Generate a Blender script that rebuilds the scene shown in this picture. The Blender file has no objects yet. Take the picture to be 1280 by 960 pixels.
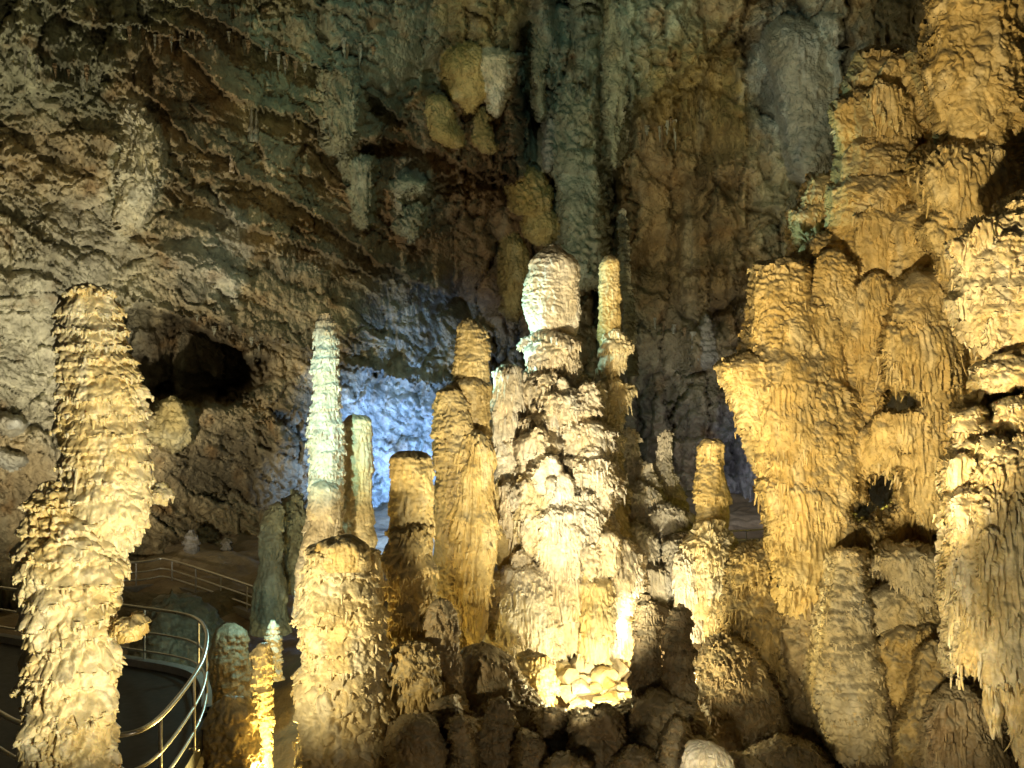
import bpy, bmesh, math, random
import numpy as np
from mathutils import Vector

SC = bpy.context.scene
COL = SC.collection
random.seed(7)
RNG = np.random.default_rng(11)
FPX = 1108.0          # focal length in photograph pixels
CAMZ = 7.0

def P(px, py, d):
    return ((px - 640) / FPX * d, d, CAMZ + (480 - py) / FPX * d)

# ------------------------------------------------------------------ camera
cam_d = bpy.data.cameras.new('camera')
cam_d.sensor_width = 36.0
cam_d.lens = 36.0 * FPX / 1280.0
cam_d.clip_start = 0.05
cam_d.clip_end = 400
cam = bpy.data.objects.new('camera', cam_d)
cam.location = (0, 0, CAMZ)
cam.rotation_euler = (math.radians(90), 0, 0)
COL.objects.link(cam)
SC.camera = cam

# ------------------------------------------------------------------ world: the faint grey light of a closed cave
w = bpy.data.worlds.new('World'); SC.world = w; w.use_nodes = True
w.node_tree.nodes['Background'].inputs['Color'].default_value = (0.95, 0.92, 0.75, 1)
w.node_tree.nodes['Background'].inputs['Strength'].default_value = 0.018
SC.view_settings.view_transform = 'Standard'
SC.view_settings.look = 'None'
SC.view_settings.exposure = 0.0
SC.view_settings.gamma = 1.0
SC.cycles.max_bounces = 6
SC.cycles.diffuse_bounces = 4

# ------------------------------------------------------------------ the show-cave floodlights and some added fill lamps
def lamp(px, py, d, power, col, target=None, cone=None, size=0.09, blend=0.8):
    kind = 'SPOT' if target else 'POINT'
    L = bpy.data.lights.new('flood_or_fill', kind)
    L.energy = power; L.color = col; L.shadow_soft_size = size
    o = bpy.data.objects.new('flood_or_fill', L)
    o.location = P(px, py, d)
    if target:
        L.spot_size = math.radians(cone); L.spot_blend = blend
        v = Vector(P(*target)) - Vector(o.location)
        o.rotation_euler = v.to_track_quat('-Z', 'Y').to_euler()
    COL.objects.link(o)
    return o
WARM = (1.0, 0.85, 0.46); AMBER = (1.0, 0.74, 0.22); COOL = (0.55, 1.0, 0.90); BLUE = (0.26, 0.48, 1.0)
CREAM = (1.0, 0.87, 0.56)
lamp(742, 872, 14.6, 220, WARM)                                              # behind the front mounds, at the great column's foot
lamp(668, 1010, 9.2, 4500, CREAM, (722, 415, 18), 60, blend=.9)              # great column, from the front
lamp(815, 885, 14.6, 620, CREAM, (838, 640, 20), 62)                          # pale cascade right of the great column
lamp(856, 862, 15.2, 230, WARM)                                              # behind the dark twins
lamp(560, 1300, 3.5, 1900, (1, .86, .52), (100, 590, 7.5), 56, blend=.6)                        # left column
lamp(105, 930, 8.9, 1500, (1, .82, .45), (500, 610, 15), 80)              # left row of columns, from behind the left column
lamp(352, 968, 13.5, 270, AMBER)                                            # small yellow stalagmite
lamp(150, 560, 8.7, 2100, COOL, (398, 520, 15), 31)                          # mint light on the slender stalagmite, from behind the left column
lamp(338, 745, 16.0, 60, COOL)
lamp(330, 560, 17.5, 3600, COOL, (652, 430, 18), 30)
lamp(520, 690, 27, 9500, BLUE, (490, 590, 35), 66)                          # blue wall
lamp(640, 1145, 4.5, 6300, (1.0, .77, .40), (1062, 290, 17), 45, blend=.35)      # right mass
lamp(950, 1270, 4.4, 2000, (1, .80, .44), (1110, 745, 13.5), 30, blend=.8)      # lower right stalagmites
lamp(845, 935, 13.0, 500, (1.0, .80, .38), (1075, 450, 17), 80, blend=1)      # right mass, near
lamp(905, 1250, 4.2, 620, (1, .85, .52), (1235, 560, 10), 84)                  # right foreground drapery
lamp(1092, 618, 18.3, 40, (1, .80, .10))                                   # inside the small window
lamp(880, 1130, 3.6, 900, CREAM, (886, 960, 9), 13)                          # dome at the bottom
lamp(100, 740, 19.5, 4700, (1, .85, .60), (170, 270, 28), 125, blend=.7)               # left wall, from below
lamp(575, 700, 30, 1250, (1, .80, .52), (640, 230, 36), 90, blend=.6)             # centre wall
lamp(850, 690, 29.5, 1400, (1, .86, .58), (880, 220, 36), 90, blend=.6)             # right part of the wall
lamp(640, -420, 20, 1050, (.52, .92, .80), (640, 100, 34), 120, blend=.6)          # greenish roof lamps
lamp(930, 640, 27, 1500, (.85, .82, 1), (935, 560, 36), 60)
lamp(700, 1120, 7.2, 110, (1, .8, .5))                                        # added low fill on the floor domes, not a cave fitting
lamp(-60, 560, 9.0, 55, (1, .9, .7), (180, 800, 14), 70)                    # added to brighten the near railing, not a walkway lamp

# ------------------------------------------------------------------ noise
_G = RNG.normal(size=(32, 32, 32, 3)).astype(np.float32)
_G /= np.linalg.norm(_G, axis=3, keepdims=True)
_G = _G.reshape(-1, 3)
def perlin(x, y, z):
    x = np.asarray(x, np.float32); y = np.asarray(y, np.float32); z = np.asarray(z, np.float32)
    x, y, z = np.broadcast_arrays(x, y, z)
    xi = np.floor(x); yi = np.floor(y); zi = np.floor(z)
    fx = x - xi; fy = y - yi; fz = z - zi
    xi = xi.astype(np.int32) & 31; yi = yi.astype(np.int32) & 31; zi = zi.astype(np.int32) & 31
    x1 = (xi + 1) & 31; y1 = (yi + 1) & 31; z1 = (zi + 1) & 31
    u = fx*fx*fx*(fx*(fx*6-15)+10); v = fy*fy*fy*(fy*(fy*6-15)+10); t = fz*fz*fz*(fz*(fz*6-15)+10)
    def g(a, b, c, dx, dy, dz):
        G = _G[(a*32+b)*32+c]
        return G[..., 0]*dx + G[..., 1]*dy + G[..., 2]*dz
    a = g(xi, yi, zi, fx, fy, fz);   b = g(x1, yi, zi, fx-1, fy, fz)
    c = g(xi, y1, zi, fx, fy-1, fz); e = g(x1, y1, zi, fx-1, fy-1, fz)
    l0 = a + u*(b-a); l1 = c + u*(e-c); r0 = l0 + v*(l1-l0)
    a = g(xi, yi, z1, fx, fy, fz-1);   b = g(x1, yi, z1, fx-1, fy, fz-1)
    c = g(xi, y1, z1, fx, fy-1, fz-1); e = g(x1, y1, z1, fx-1, fy-1, fz-1)
    l0 = a + u*(b-a); l1 = c + u*(e-c); r1 = l0 + v*(l1-l0)
    return r0 + t*(r1-r0)
def fbm(x, y, z, o=3):
    s = 0; a = 1.0; f = 1.0
    for i in range(o):
        s = s + a*perlin(x*f+i*5.3, y*f+i*9.1, z*f+i*2.7); a *= .5; f *= 2.03
    return s
def sm(x, a=0.0, b=1.0):
    t = np.clip((x-a)/(b-a), 0, 1); return t*t*(3-2*t)

# tiers with a jagged, dripping lower lip. q in pixels at the thing's own distance
def tiers(qx, qy, qz, u, fw, fl, seed=0, warp=1.0, el=5.0):
    hs = 3.2 if warp >= 1 else 5.0
    wp = warp*(1.0*fbm(qx/(u*hs)+seed, qy/(u*hs), qz/(u*3.2), 2) + .3*perlin(qx/(u*1.1), qy/(u*1.1)+seed, qz/(u*1.1)))
    fg = np.minimum(np.abs(perlin(qx/fw+seed, qy/fw, qz/(fw*el)))*2.6, 1)
    fl_ = fl*(.6 + .9*perlin(qx/(u*2)+3, qy/(u*2), qz/(u*2)+seed))
    t = qz/u + wp - fl_*fg
    i = np.floor(t); f = t - i
    rs_ = u*(1.6 if warp >= 1 else 2.4)
    rnd = np.clip(.75 + 1.5*perlin(qx/rs_+i*3.7, qy/rs_+seed, i*7.31+.5), .1, 1.6)
    g = sm(f, 0, .14) * (1-f)**.9
    return g*rnd*(1-.45*fg), rnd

STY = {   # tiers: (height px, amp, finger width px, finger length, elongation); flutes (width px, amp px); lumps (size px, amp px); knobs
 'ruffle': dict(w=.55, t=[(21, .62, 6.5, .50, 5), (10, .26, 6, .5, 3)], fl=(9, .5), lu=(32, 9), kn=(11, 3.6)),
 'clump': dict(t=[(40, .34, 7, .8, 5), (13, .46, 6, .8, 4)], fl=(5.5, 2.2), lu=(22, 9), kn=(9, 4.5)),
 'cauli':  dict(w=.7, t=[(27, .56, 9, .55, 3), (13, .22, 7, .5, 2.5)], fl=(11, .5), lu=(30, 13), kn=(17, 7.0)),
 'scallop':dict(w=.5, t=[(14, .78, 8, .45, 2.5), (6.5, .26, 5, .5, 2)], fl=(9, .8), lu=(34, 6), kn=(8, 1.8)),
 'shelf':  dict(t=[(34, .46, 9, .9, 4), (12, .50, 7, .8, 3)], fl=(6, 1.8), lu=(26, 9), kn=(9, 4.0)),
 'scale':  dict(t=[(52, .17, 12, .7, 4), (9, .44, 10, .6, 2.0), (4.5, .3, 5, .4, 2)], fl=(12, 1.6), lu=(55, 10), kn=(8, 2.0)),
 'smooth': dict(t=[(44, .12, 9, .7, 5), (10, .24, 8, .5, 3), (5, .25, 5, .4, 3)], fl=(7, 1.3), lu=(46, 6), kn=(7, 1.4)),
 'drape':  dict(t=[(75, .16, 9, 1.1, 7), (26, .14, 6, 1.2, 6)], fl=(5.5, 5.0), lu=(44, 7), kn=(8, 1.0), fe=22),
 'rock':   dict(t=[(26, .26, 12, .5, 2), (9, .36, 8, .4, 1.5)], fl=(9, 1.4), lu=(34, 14), kn=(12, 4)),
 'knob':   dict(t=[(30, .2, 10, .5, 3), (9, .2, 7, .4, 2)], fl=(9, .9), lu=(26, 9), kn=(15, 7)),
}
def detail(p, m, sty, k=1.0, seed=0.0):
    S = STY[sty]
    qx, qy, qz = p[:, 0]/m, p[:, 1]/m, p[:, 2]/m
    out = np.zeros(len(p), np.float32); mean = 0
    for j, (u, a, fw, fl, el) in enumerate(S['t']):
        u *= k; fw *= k
        g, r = tiers(qx, qy, qz, u, fw, fl, seed+j*4.4, warp=S.get('w', 1.0), el=el)
        patch = 1.0 if j == 0 else .30+.95*sm(fbm(qx/75+seed*.7, qy/75+4, qz/90, 3), -.28, .22)
        out += a*u*g*patch; mean += a*u*.30*(1 if j == 0 else .8)
    fw, a = S['fl']; fw *= k; a *= k
    fr = 1-np.minimum(np.abs(perlin(qx/fw, qy/fw+seed, qz/(fw*S.get('fe', 9))))*3, 1)
    vis = sm(fbm(qx/60+seed, qy/60, qz/60, 2), -.35, .35)
    out -= a*fr*vis*1.3; mean -= a*.3
    s, a = S['lu']; s *= k; a *= k
    out += a*fbm(qx/s+seed, qy/s+7, qz/(s*1.25), 3)
    s, a = S['kn']; s *= k; a *= k
    kn = 1-np.minimum(np.abs(perlin(qx/s+3, qy/s+seed, qz/s))*2.2, 1)
    kn2 = 1-np.minimum(np.abs(perlin(qx/s*2.1+8, qy/s*2.1, qz/s*2.1+seed))*2.2, 1)
    pk = .35+.9*sm(fbm(qx/60+2, qy/60+seed, qz/70, 2), -.25, .25)
    out += (a*(.5-kn**1.5) + .4*a*(.5-kn2**1.5))*pk
    return out*m, mean*m

# ------------------------------------------------------------------ colours (linear albedo)
PAL = {
 'cream': ((.74, .65, .43), (.68, .53, .25), (.82, .78, .64)),
 'ivory': ((.78, .72, .60), (.74, .62, .42), (.84, .82, .76)),
 'honey': ((.64, .50, .23), (.52, .37, .13), (.74, .64, .40)),
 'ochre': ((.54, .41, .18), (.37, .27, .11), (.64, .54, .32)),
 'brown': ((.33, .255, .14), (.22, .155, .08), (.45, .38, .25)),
 'green': ((.42, .44, .34), (.28, .26, .18), (.54, .56, .48)),
 'grey':  ((.46, .46, .46), (.36, .33, .28), (.58, .60, .66)),
}
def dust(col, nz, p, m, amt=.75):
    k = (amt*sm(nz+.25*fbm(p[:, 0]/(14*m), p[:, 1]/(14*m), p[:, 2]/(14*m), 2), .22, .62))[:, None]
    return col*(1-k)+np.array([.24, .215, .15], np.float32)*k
def paint(p, pal, m, seed=0.0):
    a, b, c = [np.array(v, np.float32) for v in PAL[pal]]
    s = 60*m
    n1 = sm(fbm(p[:, 0]/s+seed, p[:, 1]/s, p[:, 2]/(s*1.6), 4), -.5, .5)[:, None]
    s2 = 22*m
    n2 = sm(fbm(p[:, 0]/s2+9, p[:, 1]/s2+seed, p[:, 2]/(s2*2.5), 3), .0, .55)[:, None]
    n3 = sm(fbm(p[:, 0]/(9*m)+9, p[:, 1]/(9*m)+seed, p[:, 2]/(22*m), 2), -.5, .5)[:, None]
    col = a*(1-n1) + b*n1
    col = col*(1-.6*n2) + c*.6*n2
    return np.clip(col*(.86+.28*n3), 0.01, .92)

# ------------------------------------------------------------------ materials
def stone_material(name, scale, dist, rough=.55, spec=.35):
    m = bpy.data.materials.new(name); m.use_nodes = True
    nt = m.node_tree; N = nt.nodes; L = nt.links
    b = N['Principled BSDF']
    b.inputs['Roughness'].default_value = rough
    b.inputs['Specular IOR Level'].default_value = spec
    at = N.new('ShaderNodeAttribute'); at.attribute_name = 'mineral'
    tc = N.new('ShaderNodeTexCoord')
    n1 = N.new('ShaderNodeTexNoise'); n1.inputs['Scale'].default_value = scale; n1.inputs['Detail'].default_value = 8
    n1.inputs['Roughness'].default_value = .62
    n2 = N.new('ShaderNodeTexNoise'); n2.inputs['Scale'].default_value = scale*.35; n2.inputs['Detail'].default_value = 5
    vo = N.new('ShaderNodeTexVoronoi'); vo.inputs['Scale'].default_value = scale*.9
    for n in (n1, n2, vo): L.new(tc.outputs['Object'], n.inputs['Vector'])
    mr = N.new('ShaderNodeMapRange'); mr.inputs['From Min'].default_value = .3; mr.inputs['From Max'].default_value = .7
    mr.inputs['To Min'].default_value = .74; mr.inputs['To Max'].default_value = 1.16
    L.new(n2.outputs['Fac'], mr.inputs['Value'])
    mx = N.new('ShaderNodeVectorMath'); mx.operation = 'SCALE'
    L.new(at.outputs['Color'], mx.inputs[0]); L.new(mr.outputs['Result'], mx.inputs['Scale'])
    L.new(mx.outputs['Vector'], b.inputs['Base Color'])
    ad = N.new('ShaderNodeMath'); ad.operation = 'MULTIPLY_ADD'; ad.inputs[1].default_value = -.5
    L.new(vo.outputs['Distance'], ad.inputs[0]); L.new(n1.outputs['Fac'], ad.inputs[2])
    bp = N.new('ShaderNodeBump'); bp.inputs['Strength'].default_value = .9; bp.inputs['Distance'].default_value = dist
    L.new(ad.outputs[0], bp.inputs['Height']); L.new(bp.outputs['Normal'], b.inputs['Normal'])
    rr = N.new('ShaderNodeMapRange'); rr.inputs['To Min'].default_value = rough-.2; rr.inputs['To Max'].default_value = rough+.2
    L.new(n2.outputs['Fac'], rr.inputs['Value']); L.new(rr.outputs['Result'], b.inputs['Roughness'])
    return m
M_NEAR = stone_material('wet_calcite', 38, .008, .42, .5)
M_NEAR.node_tree.nodes['Principled BSDF'].inputs['Subsurface Weight'].default_value = .25
M_NEAR.node_tree.nodes['Principled BSDF'].inputs['Subsurface Scale'].default_value = .04
M_NEAR.node_tree.nodes['Principled BSDF'].inputs['Subsurface Radius'].default_value = (1, .7, .3)
M_MID = stone_material('calcite', 16, .026, .45, .5)
M_FAR = stone_material('limestone', 8, .12, .72, .25)
def simple(name, col, rough, metal=0.0, nscale=0, ndist=0.0):
    m = bpy.data.materials.new(name); m.use_nodes = True
    nt = m.node_tree; b = nt.nodes['Principled BSDF']
    b.inputs['Base Color'].default_value = (*col, 1); b.inputs['Roughness'].default_value = rough
    b.inputs['Metallic'].default_value = metal
    n = nt.nodes.new('ShaderNodeTexNoise'); n.inputs['Scale'].default_value = nscale or 9; n.inputs['Detail'].default_value = 6
    tc = nt.nodes.new('ShaderNodeTexCoord'); nt.links.new(tc.outputs['Object'], n.inputs['Vector'])
    r = nt.nodes.new('ShaderNodeMapRange'); r.inputs['To Min'].default_value = max(rough-.15, .05); r.inputs['To Max'].default_value = min(rough+.2, 1)
    nt.links.new(n.outputs['Fac'], r.inputs['Value']); nt.links.new(r.outputs['Result'], b.inputs['Roughness'])
    if ndist:
        mx = nt.nodes.new('ShaderNodeMixRGB'); mx.inputs['Color1'].default_value = (*[c*.6 for c in col], 1); mx.inputs['Color2'].default_value = (*[min(c*1.3, 1) for c in col], 1)
        nt.links.new(n.outputs['Fac'], mx.inputs['Fac']); nt.links.new(mx.outputs['Color'], b.inputs['Base Color'])
        bp = nt.nodes.new('ShaderNodeBump'); bp.inputs['Distance'].default_value = ndist
        nt.links.new(n.outputs['Fac'], bp.inputs['Height']); nt.links.new(bp.outputs['Normal'], b.inputs['Normal'])
    return m
M_STEEL = simple('stainless_steel', (.75, .75, .72), .3, 1.0, 30)
M_CONC = simple('concrete', (.30, .28, .25), .85, 0, 14, .01)
M_DECK = simple('wet_dark_deck', (.035, .033, .03), .6, 0, 10, .004)

# ------------------------------------------------------------------ mesh helpers
def mesh_obj(name, V, F, mat, colors=None, parent=None, smooth=True):
    me = bpy.data.meshes.new(name)
    V = np.asarray(V, np.float32); F = np.asarray(F, np.int32)
    me.vertices.add(len(V)); me.vertices.foreach_set('co', V.ravel())
    k = F.shape[1]
    me.loops.add(F.size); me.loops.foreach_set('vertex_index', F.ravel())
    me.polygons.add(len(F)); me.polygons.foreach_set('loop_start', np.arange(0, F.size, k, dtype=np.int32))
    me.update(calc_edges=True)
    me.polygons.foreach_set('use_smooth', np.full(len(F), smooth))
    if colors is not None:
        at = me.color_attributes.new('mineral', 'FLOAT_COLOR', 'POINT')
        c = np.ones((len(V), 4), np.float32); c[:, :3] = colors
        at.data.foreach_set('color', c.ravel())
    me.materials.append(mat); me.validate()
    o = bpy.data.objects.new(name, me); COL.objects.link(o)
    if parent is not None: o.parent = parent
    return o
def tag(o, label, cat, group=None):
    o['label'] = label; o['category'] = cat
    if group: o['group'] = group
    return o
def empty(name, loc, label, cat, group=None):
    o = bpy.data.objects.new(name, None); o.location = loc; COL.objects.link(o)
    return tag(o, label, cat, group)

def grid_faces(nu, nv, wrap):
    i = np.arange(nv-1)[:, None]; j = np.arange(nu if wrap else nu-1)[None, :]
    j2 = (j+1) % nu
    a = i*nu+j; b = i*nu+j2; c = (i+1)*nu+j2; d = (i+1)*nu+j
    return np.stack([a, d, c, b], -1).reshape(-1, 4)

DRIPS = {'ruffle': (.012, 6, 1.7), 'cauli': (.006, 6, 2.0), 'scallop': (.010, 5, 1.5), 'shelf': (.012, 8, 1.5), 'clump': (.010, 9, 1.4), 'drape': (.0035, 13, 1.6), 'scale': (.004, 6, 1.4)}
def drip_fringe(p, n, out, below, area_px, m, sty, k, parent, pal, mat, base, seed):
    """the small hanging drips along the lips of a dripstone body: thousands, one mesh"""
    if sty not in DRIPS: return
    dens, ln, rd = DRIPS[sty]
    edge = out-below
    cand = np.where((edge > np.percentile(edge, 86)) & (n[:, 1] < .35) & (n[:, 2] < .8))[0]
    cnt = int(min(area_px*dens/(k**1.2), len(cand)*.5, 1500))
    if cnt < 8: return
    rg = np.random.default_rng(int(seed*100) & 0xffff)
    c = rg.choice(cand, cnt, replace=False)
    P0 = p[c]; N = n[c].copy(); N[:, 2] = 0; N /= np.maximum(np.linalg.norm(N, axis=1, keepdims=True), .2)
    L = ln*k**.7*m*rg.lognormal(0, .4, cnt); R = rd*m*k**.4*rg.uniform(.7, 1.3, cnt)
    T = np.array([0, .25, .5, .78, .97]); RR = np.array([1.5, 1.12, .9, .72, .3]); ns = 6
    a = np.arange(ns)*2*math.pi/ns
    ring = np.stack([np.cos(a), np.sin(a)], 1)
    V = np.zeros((cnt, 5, ns, 3), np.float32)
    bend = rg.normal(0, .12, (cnt, 2))
    for i in range(5):
        cen = P0 - N*(1.2*m) + N*(T[i]*L*.16)[:, None]
        cen[:, 2] += 1.8*m - T[i]*L
        cen[:, :2] += bend*(T[i]**2*L)[:, None]
        rr = R*RR[i]*(1+.18*np.sin(i*3+seed))
        V[:, i, :, 0] = cen[:, 0:1]+rr[:, None]*ring[:, 0]; V[:, i, :, 1] = cen[:, 1:2]+rr[:, None]*ring[:, 1]; V[:, i, :, 2] = cen[:, 2:3]
    f1 = grid_faces(ns, 5, True)
    F = (f1[None]+(np.arange(cnt)*5*ns)[:, None, None]).reshape(-1, 4)
    V = V.reshape(-1, 3)
    o = mesh_obj('drip_fringe', V-base, F, mat, paint(V, pal, m, seed), parent)
    o['kind'] = 'stuff'
_seed = [0.0]
def formation(name, rows, d, sty='scale', pal='honey', k=1.0, step=1.6, sq=.85, cap=None, parent=None,
              droop=.45, mat=None, lean=0.0, seed=None, hang=False, amp=1.0):
    """A dripstone body. rows = (py, left, right) of its outline, d = its distance. hang=True: pointed at the bottom."""
    if seed is None:
        _seed[0] += 3.37; seed = _seed[0]
    m = d/FPX
    step *= .92
    rows = sorted(rows)
    py = np.array([r[0] for r in rows], float); xl = np.array([r[1] for r in rows], float); xr = np.array([r[2] for r in rows], float)
    h = py[-1]-py[0]
    n = max(int(h/step), 12)
    s = np.linspace(py[0], py[-1], n)
    cap = cap if cap is not None else min(.42*(xr[1]-xl[1]), h*.3)
    # finer rows over the dome
    nd = max(int(cap/step), 5)
    s = np.concatenate([py[0]+cap*(1-np.cos(np.linspace(0, math.pi/2, nd)))[1:]*.999, s[s > py[0]+cap*1.02]])
    def sp(v):
        ww = np.interp(s, py, v); kk = 3
        return np.convolve(np.pad(ww, kk, mode='edge'), np.ones(2*kk+1)/(2*kk+1), 'valid')
    L_, R_ = sp(xl), sp(xr)
    rad = (R_-L_)/2; cx = (R_+L_)/2
    tt = np.clip((s-py[0])/cap, 0, 1)
    rad = np.maximum(rad, .5)*np.clip(1-(1-tt)**2.2, .0004, 1)**.5
    wmax = rad.max()
    nf = max(int(math.pi*wmax/step*1.05), 18); nb = max(nf//3, 8)
    th = np.concatenate([np.linspace(-math.pi, 0, nf, endpoint=False), np.linspace(0, math.pi, nb, endpoint=False)])  # front = -y
    TH, SS = np.meshgrid(th, np.arange(len(s)))
    r = rad[SS]*m
    zc = CAMZ+(480-s)/FPX*d
    yc = d + lean*(s-py[-1])*m
    wob = perlin(s/45+seed, 0*s+.3, 0*s+seed)*.22
    r = r*(1 + .10*perlin(2*np.cos(TH)+seed, 2*np.sin(TH), s[SS]/38) + .14*perlin(np.cos(TH)+5, np.sin(TH)+seed, s[SS]/80))
    X = ((cx[SS]-640)*m) + r*np.cos(TH) + (wob*np.minimum(rad, 30))[SS]*m*.5; Y = yc[SS] + r*sq*np.sin(TH)
    Z = zc[SS] + (wmax*m*.22*perlin(X/(wmax*m)*1.4+seed, Y/(wmax*m)*1.4, 0*X+.5))*np.clip(1-(s[SS]-py[0])/(3*cap+1), 0, 1)
    p = np.stack([X.ravel(), Y.ravel(), Z.ravel()], 1).astype(np.float32)
    slope = np.gradient(rad, s)                       # widening downwards
    nz = np.clip(slope, -1.5, 4)[SS].ravel()
    N = np.stack([np.cos(TH).ravel(), np.sin(TH).ravel(), nz], 1); N /= np.linalg.norm(N, axis=1, keepdims=True)
    out, mean = detail(p, m, sty, k, seed)
    out = (out-mean)*amp
    lim = .45*r.ravel()+.3*m
    out = np.clip(out, -lim, lim*1.3)
    fade = np.minimum(sm(rad[SS].ravel(), 0, 6*k)+.1, 1)
    q = p + N*(out*fade)[:, None]
    q[:, 2] -= droop*np.maximum(out, 0)*fade*.9
    # pole
    top = np.array([[ (cx[0]-640)*m, yc[0], zc[0]+.02*m ]], np.float32)
    V = np.concatenate([q, top]).astype(np.float32)
    nu = len(th)
    F = grid_faces(nu, len(s), True)
    j = np.arange(nu)
    tri = np.stack([np.full(nu, len(q)), j, (j+1) % nu, (j+1) % nu], 1)
    P3 = q.reshape(len(s), nu, 3); dn = P3.copy()
    ta = np.roll(P3, -1, axis=1)-np.roll(P3, 1, axis=1); tb = np.gradient(P3, axis=0)
    nn = np.cross(ta, tb); nn /= np.maximum(np.linalg.norm(nn, axis=2, keepdims=True), 1e-9)
    if np.mean(np.sum(nn*N.reshape(nn.shape), axis=2)) < 0: nn = -nn
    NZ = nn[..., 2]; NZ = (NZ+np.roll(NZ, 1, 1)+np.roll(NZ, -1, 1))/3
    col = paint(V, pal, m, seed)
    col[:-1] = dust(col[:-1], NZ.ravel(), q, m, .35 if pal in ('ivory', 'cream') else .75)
    base = np.array(P((rows[-1][1]+rows[-1][2])/2, rows[-1][0], d), np.float32) if parent is None else np.zeros(3, np.float32)
    if parent is not None: base = np.array(parent.location, np.float32)
    V = V-base
    me_mat = mat or (M_NEAR if d < 11 else M_MID if d < 24 else M_FAR)
    # quads + tris together through two passes
    me = bpy.data.meshes.new(name)
    loops = np.concatenate([F.ravel(), tri[:, :3].ravel()]).astype(np.int32)
    starts = np.concatenate([np.arange(len(F))*4, len(F)*4+np.arange(nu)*3]).astype(np.int32)
    me.vertices.add(len(V)); me.vertices.foreach_set('co', V.ravel())
    me.loops.add(len(loops)); me.loops.foreach_set('vertex_index', loops)
    me.polygons.add(len(starts)); me.polygons.foreach_set('loop_start', starts)
    me.update(calc_edges=True)
    me.polygons.foreach_set('use_smooth', np.full(len(starts), True))
    at = me.color_attributes.new('mineral', 'FLOAT_COLOR', 'POINT')
    c = np.ones((len(V), 4), np.float32); c[:, :3] = col; at.data.foreach_set('color', c.ravel())
    me.materials.append(me_mat)
    o = bpy.data.objects.new(name, me); COL.objects.link(o)
    if parent is None: o.location = Vector(base.tolist())
    else: o.parent = parent
    if d < 21:
        og = out.reshape(len(s), nu); bl = np.roll(og, -3, axis=0); bl[-3:] = og[-3:]
        drip_fringe(q, N, og.ravel(), bl.ravel(), math.pi*.7*wmax*2*h*.5*1.2, m, sty, k, parent or o, pal, me_mat, base, seed+.7)
    return o
def stal(label, rows, d, sty, pal, cat='stalagmite', name='stalagmite', group=None, **kw):
    return tag(formation(name, rows, d, sty, pal, **kw), label, cat, group)

# ------------------------------------------------------------------ relief sheets: fused bodies, split into one mesh per body
_HX = RNG.random((64, 64)).astype(np.float32); _HY = RNG.random((64, 64)).astype(np.float32); _HZ = RNG.random((64, 64)).astype(np.float32)
def cells(x, y, seed=0):
    xi = np.floor(x).astype(int); yi = np.floor(y).astype(int)
    f1 = np.full(x.shape, 9.0); f2 = np.full(x.shape, 9.0); idv = np.zeros(x.shape)
    for a in (-1, 0, 1):
        for b in (-1, 0, 1):
            i = (xi+a+seed*7) & 63; j = (yi+b+seed*13) & 63
            d = np.hypot(xi+a+.15+.7*_HX[i, j]-x, yi+b+.15+.7*_HY[i, j]-y)
            n = d < f1
            f2 = np.where(n, f1, np.minimum(f2, d)); idv = np.where(n, _HZ[i, j], idv); f1 = np.where(n, d, f1)
    return f1, f2, idv
def smin(a, b, k):
    h = np.clip(.5+.5*(b-a)/k, 0, 1)
    return b*(1-h)+a*h-k*h*(1-h)
def lobe_depth(rows, d, sq, cap, px, py, hang=0, rough=None):
    rows = sorted(rows); m = d/FPX
    ry = np.array([r[0] for r in rows], float); xl = np.array([r[1] for r in rows], float); xr = np.array([r[2] for r in rows], float)
    yy = np.arange(ry[0]-3, ry[-1]+4, 1.0)
    def sp(v):
        return np.convolve(np.pad(np.interp(yy, ry, v), 4, mode='edge'), np.ones(9)/9, 'valid')
    L_, R_ = sp(xl), sp(xr)
    rad = (R_-L_)/2; cx = (R_+L_)/2
    cap = max(cap, .32*(xr[min(2, len(xr)-1)]-xl[min(2, len(xl)-1)]))
    rad = rad*np.clip(1-(1-np.clip((yy-ry[0])/cap, 0, 1))**2.1, 0, 1)**.5
    back = np.zeros_like(yy)
    if hang:
        t = np.clip((yy-(ry[-1]-hang))/hang, 0, 1); back = (1-np.sqrt(1-t*t))*rad*.9; rad = rad*(1-.55*t**3)
    jx = px + (rough[0] if rough is not None else 0); jy = py + (rough[1] if rough is not None else 0)
    r = np.interp(jy, yy, rad, left=0, right=0); c = np.interp(jy, yy, cx); bk = np.interp(jy, yy, back)
    u = np.abs(jx-c)/np.maximum(r, .5)
    D = d - r*m*sq*np.sqrt(np.clip(1-u*u, 0, 1)) + bk*m + np.where(u > 1, (u-1)*np.maximum(r, 6)*m*8, 0)
    return np.where(r < 1, 1e3, D)
def grid_normals(V3):
    a = np.gradient(V3, axis=1); b = np.gradient(V3, axis=0)
    n = np.cross(a, b); n /= np.maximum(np.linalg.norm(n, axis=2, keepdims=True), 1e-9)
    flip = np.sum(n*(V3-np.array([0, 0, CAMZ])), axis=2) > 0
    n[flip] *= -1
    return n
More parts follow.
